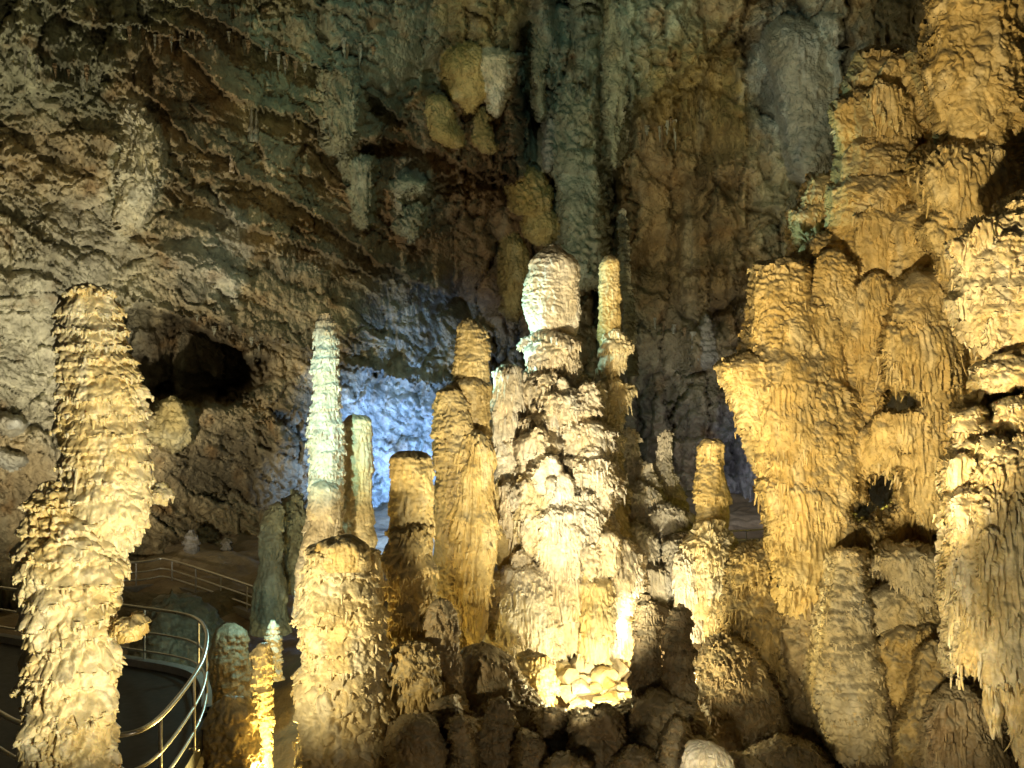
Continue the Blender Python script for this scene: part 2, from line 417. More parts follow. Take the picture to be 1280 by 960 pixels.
def split_sheet(V3, col, keep, lab, makers):
    """one mesh per label; makers[label] = (name, material, location, parent, finish)"""
    ny, nx = lab.shape
    # stray islands of a label join their neighbour, so that every body is one piece
    L = np.where(keep, lab, -9)
    for _pass in range(3):
        par = []; rows_ = []; size = []; labs = []
        def find(a):
            while par[a] != a: par[a] = par[par[a]]; a = par[a]
            return a
        prev = []
        cid = np.full(L.shape, -1, np.int32)
        for i in range(ny):
            ch = np.flatnonzero(np.diff(L[i]))+1; st = np.concatenate([[0], ch]); en = np.concatenate([ch, [nx]])
            cur = []; j = 0
            for a, b in zip(st.tolist(), en.tolist()):
                k = len(par); par.append(k); size.append(b-a); labs.append(int(L[i, a])); cid[i, a:b] = k; cur.append((a, b, k))
                while j < len(prev) and prev[j][1] <= a: j += 1
                q = j
                while q < len(prev) and prev[q][0] < b:
                    if labs[prev[q][2]] == labs[k]:
                        ra, rb = find(prev[q][2]), find(k)
                        if ra != rb: par[rb] = ra; size[ra] += size[rb]
                    q += 1
            prev = cur
        roots = np.array([find(a) for a in range(len(par))])
        big = {}
        for a in set(roots.tolist()):
            l = labs[a]
            if l not in big or size[a] > size[big[l]]: big[l] = a
        ok_ = np.array([big[labs[r_]] == r_ for r_ in roots])
        bad = ~ok_[cid] & (L != -9)
        if not bad.any(): break
        for i in range(ny):
            bi = np.flatnonzero(bad[i])
            for j in bi.tolist():
                if j > 0 and L[i, j-1] != -9: L[i, j] = L[i, j-1]
                elif i > 0 and L[i-1, j] != -9: L[i, j] = L[i-1, j]
                else: L[i, j] = -9
    keep = L != -9; lab = L
    n = grid_normals(V3).reshape(-1, 3)
    V = V3.reshape(-1, 3)
    F = grid_faces(nx, ny, False)
    ok = keep.ravel()[F].all(axis=1)
    F = F[ok]; fl = lab.ravel()[F[:, 0]]
    res = {}
    for l in np.unique(fl):
        f = F[fl == l]
        if len(f) < 12: continue
        ids, inv = np.unique(f.ravel(), return_inverse=True)
        name, mat, loc, parent, fin = makers[int(l)]
        base = np.array(loc, np.float32)
        o = mesh_obj(name, V[ids]-base, inv.reshape(-1, 4), mat, col[ids], parent)
        if parent is None: o.location = loc
        try: o.data.normals_split_custom_set_from_vertices(n[ids].astype(np.float32))
        except Exception as ex: print('normals', ex)
        if fin: fin(o)
        res[int(l)] = o
    return res

# ------------------------------------------------------------------ cave wall
WALLD = {}
WALL_BODIES = [
 ('pale beige boulder lodged under the dark recess right of the frilly stalagmite', [(498, 206, 222), (506, 194, 236), (520, 186, 240), (545, 176, 243), (562, 174, 246)], 28, 'rock', 'cream', .9, 'beige_boulder'),
 ('grey leaning slab at the left edge, lower of two', [(556, -20, 6), (562, -30, 24), (574, -30, 40), (586, -20, 44)], 26, 'smooth', 'grey', .8, 'rock_slab'),
 ('grey leaning slab at the left edge, upper of two', [(512, -20, 10), (520, -30, 30), (534, -30, 38), (546, -10, 36)], 26, 'smooth', 'grey', .8, 'rock_slab'),

 ('yellow crusted flowstone boss high on the dark central wall', [(50, 562, 600), (60, 552, 612), (90, 551, 612), (120, 560, 606), (140, 572, 600)], 30.5, 'drape', 'honey', .7, 'flowstone_boss'),
 ('white tipped flowstone lobe joined right of the yellow boss high on the wall', [(56, 598, 622), (66, 590, 638), (90, 596, 638), (120, 606, 630), (145, 612, 624)], 30.8, 'drape', 'ivory', .6, 'flowstone_boss'),
 ('smaller yellow boss below left of the yellow crusted one', [(116, 540, 552), (126, 532, 562), (160, 534, 572), (185, 545, 585)], 31, 'drape', 'honey', .6, 'flowstone_boss'),
 ('pointed ochre boss below the yellow crusted one', [(132, 600, 608), (150, 592, 612), (175, 590, 616), (190, 595, 625)], 31.2, 'drape', 'ochre', .6, 'flowstone_boss'),
 ('round tan boss above the great column, upper', [(206, 648, 665), (214, 638, 680), (235, 635, 690), (262, 640, 694), (275, 655, 690)], 30, 'knob', 'honey', .7, 'flowstone_boss'),
 ('round tan boss above the great column, right lower', [(256, 664, 690), (266, 654, 700), (288, 652, 703), (305, 660, 700)], 29.4, 'smooth', 'honey', .8, 'flowstone_boss'),
 ('leaning tan boss touching the left of the great column cap', [(290, 630, 648), (298, 624, 658), (325, 622, 662), (350, 625, 665), (400, 628, 655)], 29, 'drape', 'ochre', .8, 'flowstone_boss'),
 ('knotted grey green pillar on the wall above the great column', [(48, 718, 732), (60, 708, 742), (100, 706, 746), (130, 692, 748), (190, 690, 748), (240, 700, 752), (300, 704, 754), (360, 700, 756)], 31, 'knob', 'green', .8, 'wall_pillar'),
 ('thin blue grey spindle left of the knotted pillar', [(150, 682, 690), (165, 680, 693), (195, 678, 694), (215, 680, 690)], 30, 'ruffle', 'grey', .4, 'wall_pillar'),
 ('narrow green ribbed pillar falling from the roof, left of the knotted pillar', [(-40, 668, 684), (20, 664, 686), (100, 668, 682), (150, 670, 678)], 31, 'drape', 'green', .6, 'wall_pillar'),
 ('green grey fluted pillar falling from the roof right of centre', [(-60, 752, 790), (20, 750, 790), (80, 752, 786), (150, 758, 780), (210, 764, 774)], 31.5, 'drape', 'green', .8, 'wall_pillar'),
 ('pale flowstone tongue on the left wall below the dark ledge', [(122, 152, 172), (140, 148, 190), (175, 147, 204), (220, 146, 200), (260, 148, 190), (292, 150, 172)], 25.2, 'drape', 'ivory', .9, 'flowstone_tongue'),
 ('yellow green hanging flowstone on the wall right of the ledges', [(75, 404, 430), (88, 396, 446), (130, 398, 450), (170, 404, 446), (192, 412, 436)], 29.3, 'drape', 'green', .8, 'flowstone_tongue'),
 ('pale green flowstone tongue hanging lower on the wall', [(186, 428, 455), (200, 420, 470), (240, 432, 468), (285, 442, 462)], 30.5, 'drape', 'green', .7, 'flowstone_tongue'),
 ('small white crusted flowstone shelf at mid wall, upper of two', [(218, 500, 520), (224, 480, 540), (236, 470, 545), (246, 480, 540)], 33, 'shelf', 'green', .6, 'flowstone_shelf'),
 ('small white crusted flowstone shelf at mid wall, lower of two', [(252, 520, 528), (266, 500, 532), (285, 488, 530), (302, 500, 525)], 33, 'shelf', 'green', .6, 'flowstone_shelf'),
 ('blue grey rounded flowstone high on the wall beside the massif', [(18, 975, 1000), (28, 962, 1030), (60, 960, 1050), (120, 975, 1058), (180, 982, 1050), (230, 990, 1040)], 30.5, 'smooth', 'grey', 1.1, 'flowstone_boss'),
 ('tapering grey stalagmite on the wall left of the massif', [(393, 882, 888), (405, 878, 892), (430, 874, 897), (460, 868, 905)], 32, 'ruffle', 'grey', .4, 'wall_stalagmite'),
]
def build_wall():
    pxs = np.concatenate([np.linspace(-700, -20, 50)[:-1], np.arange(-20, 1150, 1.9), np.linspace(1150, 2100, 70)])
    pys = np.concatenate([np.linspace(-900, -15, 60)[:-1], np.arange(-15, 720, 1.9), np.linspace(720, 900, 20)])
    PX, PY = np.meshgrid(pxs, pys)
    px, py = PX.ravel(), PY.ravel()
    gx = np.array([-700, -300, 0, 200, 400, 560, 700, 850, 1000, 1100, 1200, 2100], float)
    gy = np.array([-900, -300, 0, 250, 480, 700, 900], float)
    G = np.array([[7, 8, 9, 10, 11, 12, 12, 12, 11, 10, 9, 7],
                  [9, 15, 18, 21, 24, 27, 28, 28, 26, 23, 20, 9],
                  [9, 19, 24, 26, 30, 34, 36, 36, 34, 30, 24, 9],
                  [9, 20, 26, 28, 33, 38, 40, 40, 36, 30, 24, 9],
                  [9, 21, 26, 29, 34, 40, 43, 42, 38, 30, 24, 9],
                  [9, 21, 27, 31, 35, 40, 43, 42, 38, 30, 24, 9],
                  [9, 21, 27, 31, 35, 40, 43, 42, 38, 30, 24, 9]], float)
    tmp = np.stack([np.interp(px, gx, G[i]) for i in range(len(gy))], 0)
    fi = np.interp(py, gy, np.arange(len(gy))); i0 = np.clip(fi.astype(int), 0, len(gy)-2); ft = fi-i0
    idx = np.arange(len(px))
    D = tmp[i0, idx]*(1-ft) + tmp[i0+1, idx]*ft
    m = D/FPX
    # warped coordinates for everything below
    n1 = fbm(px/70, py/70, 0*px+1.5, 4); n2 = fbm(px/70+40, py/70, 0*px+7.5, 4)
    wx = px+22*n1; wy = py+22*n2
    nf = fbm(px/14, py/14, 0*px+3.5, 3)
    off = np.zeros(len(px))       # towards the viewer, in pixels of its own distance
    left = 1-sm(wx, 430, 620)
    # big relief
    off += 26*fbm(px/170, py/170, 0*px+.5, 4)
    BIG = off.copy()
    # dipping beds of the left wall
    def bed(slope, u, a, mask, seed):
        t = (wy - slope*wx)/u + .8*fbm(px/(u*5)+seed, py/(u*5), 0*px+seed, 3)+.12*nf
        i = np.floor(t); f = t-i
        r = np.clip(.7+1.6*perlin(wx/(u*3)+i*5.1, i*3.3+.4, 0*px+seed), .0, 1.7)
        return a*r*sm(f, 0, .55)*(1-sm(f, .88, 1.0))*mask
    off += bed(.42, 52, 12, left*sm(wy-.5*wx, -120, 100), 1.0)
    off += bed(.8, 60, 13, left*(1-sm(wy-.5*wx, -120, 100)), 5.0)
    off += bed(.33, 17, 3.0, left, 9.0)
    off += bed(.10, 70, 7, 1-left, 2.0)
    off += bed(-.1, 27, 4, 1-left, 3.0)
    off += bed(.2, 9, 1.4, 0*px+1, 4.0)
    # fused dripstone bodies (upper and right) and blocky beds (left)
    up = np.clip(1-left + (1-sm(wy+.35*np.abs(wx-120)-60, 0, 120)), 0, 1)
    f1, f2, h1 = cells((px+16*n1+9*nf)/44, (py+40*n2)/120, 1)
    off += up*(20*np.sqrt(np.clip(1-(f1*1.15)**2, 0, 1))+46*(h1-.5)-16*(1-sm(f2-f1, 0, .12)))
    f1, f2, h2 = cells((px+8*n2+6*nf)/17, (py+14*n1)/46, 2)
    off += (.25+.75*up)*(8*np.sqrt(np.clip(1-(f1*1.15)**2, 0, 1))+13*(h2-.5)-6*(1-sm(f2-f1, 0, .14)))
    bx = wx+.42*wy; by = wy-.42*wx
    f1, f2, h3 = cells((bx+8*nf)/80, (by+6*nf)/30, 3)
    off += (1-up)*(24*(h3-.5)-13*(1-sm(f2-f1, 0, .07)))
    f1, f2, h4 = cells((bx+4*nf)/26, (by+5*nf)/12, 4)
    off += (1-up)*(7*(h4-.5)-5*(1-sm(f2-f1, 0, .12)))
    calm = np.clip(sm(fbm(px/110+20, py/90, 0*px+3.3, 3), -.15, .3)*.85, 0, 1)
    for cx_, cy_, rx_, ry_ in ((60, 400, 130, 110), (260, 310, 90, 60), (110, 260, 60, 60), (190, 330, 90, 50), (380, 350, 80, 50), (1000, 120, 60, 110), (270, 90, 40, 40)):
        calm = np.maximum(calm, .9*(1-sm(np.sqrt(((wx-cx_)/rx_)**2+((wy-cy_)/ry_)**2), .6, 1.15)))
    off_big = BIG
    off = off_big+(off-off_big)*(1-.62*calm)
    # vertical joints
    jn = np.abs(perlin(wx/46+3, wy/190, 0*px+8.8))
    off -= 13*(1-sm(jn, 0, .10))*sm(perlin(px/120, py/120, 0*px+4.1), -.1, .3)
    # flutes and curtains
    fm = sm(fbm(px/130+5, py/130, 0*px+2.2, 2), -.1, .35)*(.35+.65*(1-left))
    fm = np.maximum(fm, (1-sm(wy+.35*np.abs(wx-120)-60, 0, 120))*left)
    for fw, a in ((17, 12), (7.5, 5.5)):
        fr = np.abs(perlin(px/fw+nf*.25, py/(fw*8), 0*px+fw))
        off += a*fm*(np.minimum(fr*3, 1)-.5)
    # hanging fringes, as tiers with long fingers
    g, _ = tiers(px, 0*px+31.0, -py, 62, 9, 1.0, 2.0, el=7); off += 20*g*(.15+.85*fm)
    g, _ = tiers(px, 0*px+11.0, -py, 21, 6, .8, 6.0, el=4); off += 8*g*(.3+.7*fm)
    # rough rock
    off += 8*(.5-np.minimum(np.abs(perlin(wx/26, wy/26, 0*px+6.6))*2.5, 1)*-1)*(.4)
    off += (1-.6*calm)*6*fbm(px/17, py/17, 0*px+9.9, 4)
    off -= (1-.8*calm)*7*(1-np.minimum(np.abs(perlin(wx/19+9, wy/15, 0*px+1.6))*5, 1))**2
    def ledge(pts, lip, rec, w1=14, w2=45, x0=None, x1=None, jag=5):
        a = np.array(pts, float)
        ly = np.interp(px, a[:, 0], a[:, 1]) + jag*nf*1.5 + 6*n1 - 5*np.minimum(np.abs(perlin(px/7, 0*px+.7, 0*px+a[0, 1]))*3, 1)
        mk = sm(px, a[0, 0]-25, a[0, 0]+10)*(1-sm(px, a[-1, 0]-10, a[-1, 0]+25))
        dy = py-ly
        return 1.2*mk*np.where(dy < 0, lip*np.exp(dy/w1), -rec*np.exp(-dy/w2)*sm(dy, 0, 3))
    off += ledge([(150, 374), (230, 397), (320, 422), (420, 452), (560, 500)], 22, 30, 30, 40)
    off += ledge([(50, 3), (104, 35), (175, 37), (222, 52), (269, 104), (292, 128), (370, 144), (427, 188)], 26, 34, 22, 26)
    off += ledge([(200, 0), (255, 20), (292, 40), (360, 72), (430, 95), (500, 150)], 20, 40, 20, 26)
    off += ledge([(144, 98), (171, 114), (202, 134), (235, 175), (289, 201), (302, 225), (356, 248), (403, 279), (470, 330), (560, 372)], 24, 26, 22, 28)
    off += ledge([(222, 236), (269, 262), (302, 289), (396, 316), (480, 352)], 18, 20, 16, 26)
    off += ledge([(0, 198), (34, 198), (84, 201), (120, 205)], 10, 14, 10, 14)
    off += ledge([(262, 486), (343, 511), (420, 534)], 12, 22, 12, 22)
    off += ledge([(180, 20), (200, 30), (245, 46)], 4, 46, 10, 26)
    off += ledge([(410, 190), (480, 175), (545, 190), (600, 225), (650, 240)], 14, 40, 16, 34)
    off += ledge([(420, 465), (470, 472), (540, 484), (570, 478)], 30, 8, 14, 20)
    off += ledge([(770, 150), (830, 110), (900, 60), (960, 25)], 16, 30, 16, 26)
    off += ledge([(860, 335), (900, 338), (935, 350)], 12, 22, 14, 18)
    off += ledge([(530, 225), (600, 215), (640, 228)], 10, 30, 14, 26)
    def blob(cx, cy, rx, ry, a, soft=1.0):
        rr = ((wx-cx)/rx)**2+((wy-cy)/ry)**2
        return a*(np.sqrt(np.clip(1-rr, 0, 1)) if soft == 0 else np.exp(-rr*1.6))
    for b in [(290, 470, 60, 30, -40), (125, 470, 40, 60, -30), (560, 90, 60, 90, -60), (585, 380, 45, 45, -75), (655, 60, 30, 70, -50),
              (765, 180, 14, 260, -150), (738, 330, 16, 120, -120), (655, 120, 14, 90, -110), (455, 60, 60, 55, 20), (180, 210, 32, 80, 30), (500, 60, 60, 70, 10), (900, 220, 60, 90, 30),
              (845, 60, 60, 90, 22), (880, 190, 26, 22, -40), (905, 230, 14, 28, -50), (1000, 100, 62, 95, 45), (1065, 160, 18, 100, -40),
              (820, 320, 26, 40, -60), (905, 380, 30, 34, -55), (870, 480, 30, 80, 20), (930, 580, 40, 80, 35), (700, 0, 20, 90, -50),
              (300, 620, 90, 60, -60), (60, 560, 80, 40, 10), (420, 120, 34, 60, 30), (445, 240, 26, 60, 24), (340, 200, 50, 40, 16),
              (520, 290, 30, 30, 20), (840, 250, 60, 40, -20), (250, 340, 50, 50, 16), (60, 350, 70, 80, 16), (600, 320, 50, 60, -40)]:
        off += blob(*b)
    top_ = np.interp(px, [140, 180, 230, 262, 300, 335], [388, 384, 396, 424, 434, 455])+11*nf+7*n1
    bot_ = np.interp(px, [140, 190, 240, 290, 335], [524, 512, 514, 500, 482])+14*nf
    ins = sm(py-top_, -2, 3)*(1-sm(py-bot_, -22, 8))*sm(px+9*nf, 140, 150)*(1-sm(px+22*nf, 290, 335))
    off -= 230*ins*(.75+.5*h1)
    off += 2.2*(1-.5*calm)*fbm(px/6.5, py/6.5, 0*px+2.9, 2)-3.2*(1-np.minimum(np.abs(perlin(wx/8+9, wy/7, 0*px+1.6))*4, 1))**2*(1-.8*calm)
    D2 = D - off*m
    D2 = np.clip(D2, 5.5, 70)
    lab = np.zeros(len(px), np.int32)
    rough = (5*nf+3*n1, 5*fbm(px/16+9, py/16, 0*px+1.1, 3))
    infos = [None]
    for li, (lb, rows, d_, sty, pal, kk, nm) in enumerate(WALL_BODIES):
        x_ = np.mean([(r[1]+r[2])/2 for r in rows]); y_ = np.mean([r[0] for r in rows]); hw = max(r[2]-r[1] for r in rows)/2
        near_ = (np.abs(px-x_) < hw+12) & (py > (y_ if 'recess' in lb else -999)) & (np.abs(py-y_) < (rows[-1][0]-rows[0][0])/2+12) & (np.abs(px-x_)+np.abs(py-y_) < 900)
        dl = float(np.percentile(D2[near_], 40)) - hw*.15*D2[near_].mean()/FPX
        L_ = lobe_depth(rows, dl, 1.0, max(hw*.7, 5), px, py, hang=min(hw*1.0, 40), rough=rough)
        sel = L_ < D2
        lab[sel] = li+1
        D2 = smin(D2, L_, 4*m)
        infos.append(dl)
    WALLD['x'], WALLD['y'], WALLD['d'] = pxs, pys, D2.reshape(len(pys), len(pxs))
    X = (px-640)/FPX*D2; Z = CAMZ+(480-py)/FPX*D2
    V = np.stack([X, D2, Z], 1).astype(np.float32)
    N0 = grid_normals(V.reshape(len(pys), len(pxs), 3).astype(np.float64)).reshape(-1, 3)
    for li, (lb, rows, d_, sty, pal, kk, nm) in enumerate(WALL_BODIES):
        sel = lab == li+1
        if not sel.any(): continue
        o_, mean_ = detail(V[sel], infos[li+1]/FPX, sty, kk, li*3.1)
        o_ = mean_+(o_-mean_)*1.5
        o_ = mean_+(o_-mean_)/1.2; Nn = N0[sel]*.45+np.array([0, -.7, 0]); Nn /= np.linalg.norm(Nn, axis=1, keepdims=True)
        V[sel] += (Nn*(o_-mean_)[:, None]).astype(np.float32)
    # colours: mineral staining by zone, plus painted recess shade and blue-lit patch
    def c(*v): return np.array(v, np.float32)
    col = np.tile(c(.40, .31, .20), (len(px), 1))
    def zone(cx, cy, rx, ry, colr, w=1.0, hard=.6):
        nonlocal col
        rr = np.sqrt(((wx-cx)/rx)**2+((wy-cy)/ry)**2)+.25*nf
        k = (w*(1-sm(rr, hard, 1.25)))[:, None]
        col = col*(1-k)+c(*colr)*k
    zone(220, 300, 330, 240, (.48, .38, .25), 1)
    zone(60, 380, 160, 160, (.50, .46, .37), .8)
    zone(120, 60, 260, 110, (.34, .34, .26), .9)
    zone(330, 60, 200, 110, (.38, .36, .24), .7)
    zone(230, 100, 90, 70, (.36, .24, .14), .8)
    zone(270, 40, 50, 40, (.40, .30, .20), .8)
    zone(170, 210, 32, 85, (.64, .64, .54), 1, .5)
    zone(280, 320, 24, 70, (.52, .50, .46), .8)
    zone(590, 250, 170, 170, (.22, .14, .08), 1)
    zone(480, 60, 90, 100, (.27, .28, .22), .9)
    zone(600, 20, 60, 60, (.34, .28, .14), .9)
    zone(720, 120, 80, 190, (.34, .38, .32), .9)
    zone(800, 60, 90, 90, (.30, .34, .28), .9)
    zone(880, 120, 90, 90, (.32, .24, .10), .9)
    zone(850, 330, 110, 170, (.27, .19, .10), .9)
    zone(860, 460, 70, 90, (.34, .29, .20), .8)
    zone(1010, 110, 75, 120, (.42, .44, .46), 1)
    zone(1000, 260, 60, 90, (.36, .33, .24), .8)
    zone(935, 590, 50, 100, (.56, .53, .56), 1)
    zone(490, 580, 110, 120, (.66, .68, .72), 1)  # blue lamplight painted in: paler, bluish wall colour
    zone(255, 330, 50, 50, (.56, .52, .46), .7)
    zone(120, 300, 50, 60, (.50, .46, .40), .6)
    zone(370, 330, 50, 26, (.50, .44, .36), .6)
    zone(235, 455, 110, 62, (.13, .10, .07), .95)  # shade of the recess painted into the wall colour
    zone(60, 420, 110, 100, (.56, .53, .46), .7)
    zone(310, 580, 120, 60, (.30, .25, .18), .7)
    zone(90, 510, 60, 80, (.46, .42, .35), .7)
    zone(520, 240, 26, 50, (.54, .56, .50), .7, .4)
    zone(505, 390, 60, 60, (.40, .38, .34), .7)
    v1 = fbm(px/40, py/60, 0*px+2.5, 4)[:, None]; v2 = fbm(px/9, py/16, 0*px+5.5, 3)[:, None]
    st = sm(perlin(px/13+nf*.3, py/120, 0*px+7.7), .0, .5)[:, None]*.35
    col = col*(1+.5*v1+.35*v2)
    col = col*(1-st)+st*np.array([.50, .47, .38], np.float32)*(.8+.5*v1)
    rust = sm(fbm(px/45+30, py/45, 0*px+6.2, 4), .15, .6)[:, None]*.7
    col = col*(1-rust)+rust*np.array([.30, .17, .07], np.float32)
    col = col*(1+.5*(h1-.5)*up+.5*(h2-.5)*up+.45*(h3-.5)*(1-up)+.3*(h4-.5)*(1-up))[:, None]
    makers = {0: ('cave_wall', M_FAR, (0, 0, 0), None, lambda o: o.__setitem__('kind', 'structure'))}
    for li, (lb, rows, d_, sty, pal, kk, nm) in enumerate(WALL_BODIES):
        sel = lab == li+1
        if not sel.any(): continue
        pc = paint(V[sel], pal, infos[li+1]/FPX, li*1.7)
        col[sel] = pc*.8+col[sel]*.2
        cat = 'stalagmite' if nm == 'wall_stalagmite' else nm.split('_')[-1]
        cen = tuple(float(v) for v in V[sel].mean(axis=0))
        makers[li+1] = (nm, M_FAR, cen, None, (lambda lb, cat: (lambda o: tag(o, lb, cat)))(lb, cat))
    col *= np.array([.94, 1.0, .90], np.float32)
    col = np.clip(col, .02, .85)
    sh = (len(pys), len(pxs))
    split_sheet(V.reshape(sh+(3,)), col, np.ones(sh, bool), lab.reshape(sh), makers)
build_wall()

# ------------------------------------------------------------------ cave floor
def build_floor():
    xs = np.linspace(-26, 26, 420); ys = np.linspace(1, 48, 400)
    X, Y = np.meshgrid(xs, ys); x = X.ravel(); y = Y.ravel()
    z = .35 + .9*fbm(x/5, y/5, 0*x+.5, 4) + .25*fbm(x/1.2, y/1.2, 0*x+3.5, 3)
    z += 2.6*np.exp(-(((x-1.2)/4.5)**2+((y-18.5)/3)**2))           # mound under the great column
    z += .1*np.exp(-(((x+2.8)/2.2)**2+((y-14)/2.5)**2))
    z += 3.0*sm(x, 4, 8)*np.exp(-((y-16)/6)**2)
    z -= 1.4*np.exp(-(((x+5.6)/2.6)**2+((y-12)/4)**2))              # under the walkway
    z += 1.4*sm(y, 24, 36)
    z = np.maximum(z, -1.5)
    V = np.stack([x, y, z], 1)
    n = sm(fbm(x/3, y/3, z+4, 4), -.4, .4)[:, None]
    col = np.array([.26, .19, .11])*(1-n)+np.array([.42, .34, .22])*n
    F = grid_faces(len(xs), len(ys), False)[:, ::-1]
    o = mesh_obj('cave_floor', V, F, M_MID, col); o['kind'] = 'structure'
build_floor()

# ------------------------------------------------------------------ left foreground column
h = empty('stalagmite', P(90, 1100, 7.5), 'tall ruffled cream stalagmite nearest the camera at the left, dripping with frills', 'stalagmite')
formation('upper_shaft', [(351, 92, 126), (358, 82, 138), (372, 76, 146), (400, 73, 147), (430, 74, 154), (460, 73, 170), (500, 75, 179), (540, 77, 180), (580, 80, 182), (610, 86, 186), (640, 90, 186), (665, 90, 176), (690, 85, 158), (740, 80, 146)],
          7.55, 'ruffle', 'cream', k=1.0, step=1.15, parent=h, cap=14)
formation('lower_shaft', [(606, 54, 66), (616, 44, 82), (634, 36, 104), (656, 32, 124), (680, 30, 140), (705, 29, 150), (740, 33, 152), (780, 31, 148), (820, 33, 145), (860, 32, 141), (900, 34, 141), (960, 33, 146), (1110, 20, 160)],
          7.38, 'cauli', 'cream', k=1.0, step=1.2, parent=h, cap=14)
formation('spur', [(768, 150, 180), (778, 143, 187), (790, 145, 184), (799, 150, 178)], 7.25, 'ruffle', 'honey', k=.6, step=1.1, parent=h, cap=8)
stal('small bright yellow knob of flowstone peeping out right of the frilly left stalagmite',
     [(602, 196, 206), (610, 190, 214), (620, 188, 216), (630, 190, 208)], 8.6, 'ruffle', 'cream', k=.55, step=1.1, name='yellow_flowstone', cat='flowstone')

# ------------------------------------------------------------------ left row of columns
a = empty('stalagmite', P(440, 1000, 13), 'broad scalloped orange cream stalagmite with a dark rounded crown, left of centre', 'stalagmite')
formation('trunk', [(680, 388, 465), (700, 382, 474), (740, 378, 478), (800, 375, 481), (860, 373, 488), (920, 378, 498), (1010, 372, 512)], 13, 'scallop', 'cream', k=1.35, step=1.35, parent=a, cap=18)
formation('crown', [(667, 408, 436), (674, 400, 452), (684, 396, 462), (700, 398, 466), (712, 402, 462)], 12.75, 'smooth', 'honey', k=.9, step=1.3, parent=a, cap=16)
formation('knob_cluster', [(850, 385, 430), (862, 376, 465), (900, 378, 478), (960, 385, 482), (1010, 385, 490)], 12.75, 'knob', 'cream', k=1.2, step=1.5, parent=a, cap=22)
t = empty('stalagmite', P(408, 760, 15), 'slender pale mint stalagmite rising thin beside the blue lit wall', 'stalagmite')
formation('shaft', [(393, 400, 413), (400, 394, 419), (440, 392, 422), (480, 391, 424), (515, 389, 427), (530, 386, 430), (590, 386, 430), (640, 386, 430), (700, 380, 432), (770, 376, 436)], 15, 'ruffle', 'ivory', k=.55, step=1.3, parent=t, cap=8, amp=.75)
formation('lump', [(600, 395, 418), (608, 386, 424), (630, 384, 426), (655, 386, 424), (700, 372, 424), (740, 368, 410), (770, 366, 405)], 14.7, 'smooth', 'ivory', k=.8, step=1.3, parent=t, cap=12)
stal('short flat topped stalagmite just right of the slender mint one',
     [(518, 437, 456), (523, 429, 464), (560, 427, 466), (620, 426, 467), (690, 426, 468), (760, 425, 470)], 15.6, 'smooth', 'cream', k=.8, step=1.3, cap=5)
c_ = empty('stalagmite', P(515, 900, 14.2), 'flat topped honey stalagmite standing alone in front of the blue wall', 'stalagmite')
formation('shaft', [(563, 499, 530), (569, 489, 541), (600, 487, 543), (660, 487, 542), (700, 487, 540), (760, 487, 540), (800, 488, 538)], 14.2, 'smooth', 'honey', k=.9, step=1.3, parent=c_, cap=7)
formation('frill', [(655, 495, 535), (668, 485, 543), (700, 484, 541), (730, 486, 541), (765, 488, 540), (800, 492, 536), (850, 494, 530), (900, 500, 526)], 14.0, 'shelf', 'honey', k=.9, step=1.3, parent=c_, cap=12)
e = empty('stalagmite', P(580, 830, 16.5), 'tall ochre twin stalagmite with rounded cap left of the great column', 'stalagmite')
formation('tall_shaft', [(397, 583, 592), (401, 576, 599), (409, 570, 605), (430, 567, 611), (478, 566, 613), (520, 566, 614), (600, 560, 616), (700, 560, 614), (800, 565, 604)], 16.6, 'smooth', 'ochre', k=.9, step=1.3, parent=e, cap=15)
formation('cap_skirt', [(470, 572, 606), (478, 562, 614), (500, 563, 614), (540, 566, 612)], 16.45, 'smooth', 'ochre', k=.8, step=1.3, parent=e, cap=10)
formation('short_shaft', [(479, 552, 566), (486, 545, 578), (520, 543, 590), (600, 544, 600), (680, 541, 604), (740, 541, 600), (790, 548, 590), (820, 560, 585)], 16.1, 'scale', 'ochre', k=.8, step=1.3, parent=e, cap=7)
formation('drapery', [(540, 585, 606), (560, 570, 614), (620, 566, 620), (680, 560, 622), (740, 562, 616), (790, 575, 608), (812, 590, 602)], 16.0, 'drape', 'honey', k=.75, step=1.3, parent=e, cap=12)
stal('grey scaly flowstone boulder low between the ochre stalagmite and broad scalloped one',
     [(745, 540, 560), (760, 535, 568), (800, 530, 576), (850, 520, 580), (900, 510, 585), (960, 500, 590)], 13.6, 'scale', 'brown', k=.8, step=1.6, name='flowstone_boulder', cat='flowstone')
stal('shadowed brown frilled stump in the crevice right of the broad scalloped stalagmite',
     [(800, 495, 525), (815, 488, 548), (860, 485, 555), (910, 490, 550), (960, 490, 560)], 13.2, 'shelf', 'ochre', k=.9, step=1.6, name='flowstone_stump', cat='flowstone')

# ------------------------------------------------------------------ the great central column
g = empty('great_column', P(710, 900, 18), 'huge bright central column with rounded cap and tiers of frilled drapery', 'column')
formation('cap', [(308, 689, 698), (312, 680, 707), (319, 670, 716), (330, 662, 723), (350, 657, 727), (385, 656, 727), (405, 660, 724), (425, 666, 718), (440, 662, 722), (470, 665, 722)], 18.2, 'smooth', 'ivory', k=.8, step=1.2, parent=g, cap=8)
formation('collar', [(415, 668, 718), (425, 656, 728), (438, 650, 728), (455, 655, 728), (468, 670, 726), (480, 680, 722)], 18.0, 'shelf', 'ivory', k=.7, step=1.2, parent=g, cap=12)
formation('flowstone_core', [(470, 664, 722), (520, 650, 744), (560, 644, 760), (620, 632, 770), (700, 632, 786), (760, 630, 798), (815, 640, 800), (900, 610, 810)], 18.5, 'drape', 'cream', k=.9, step=1.6, parent=g, cap=30)
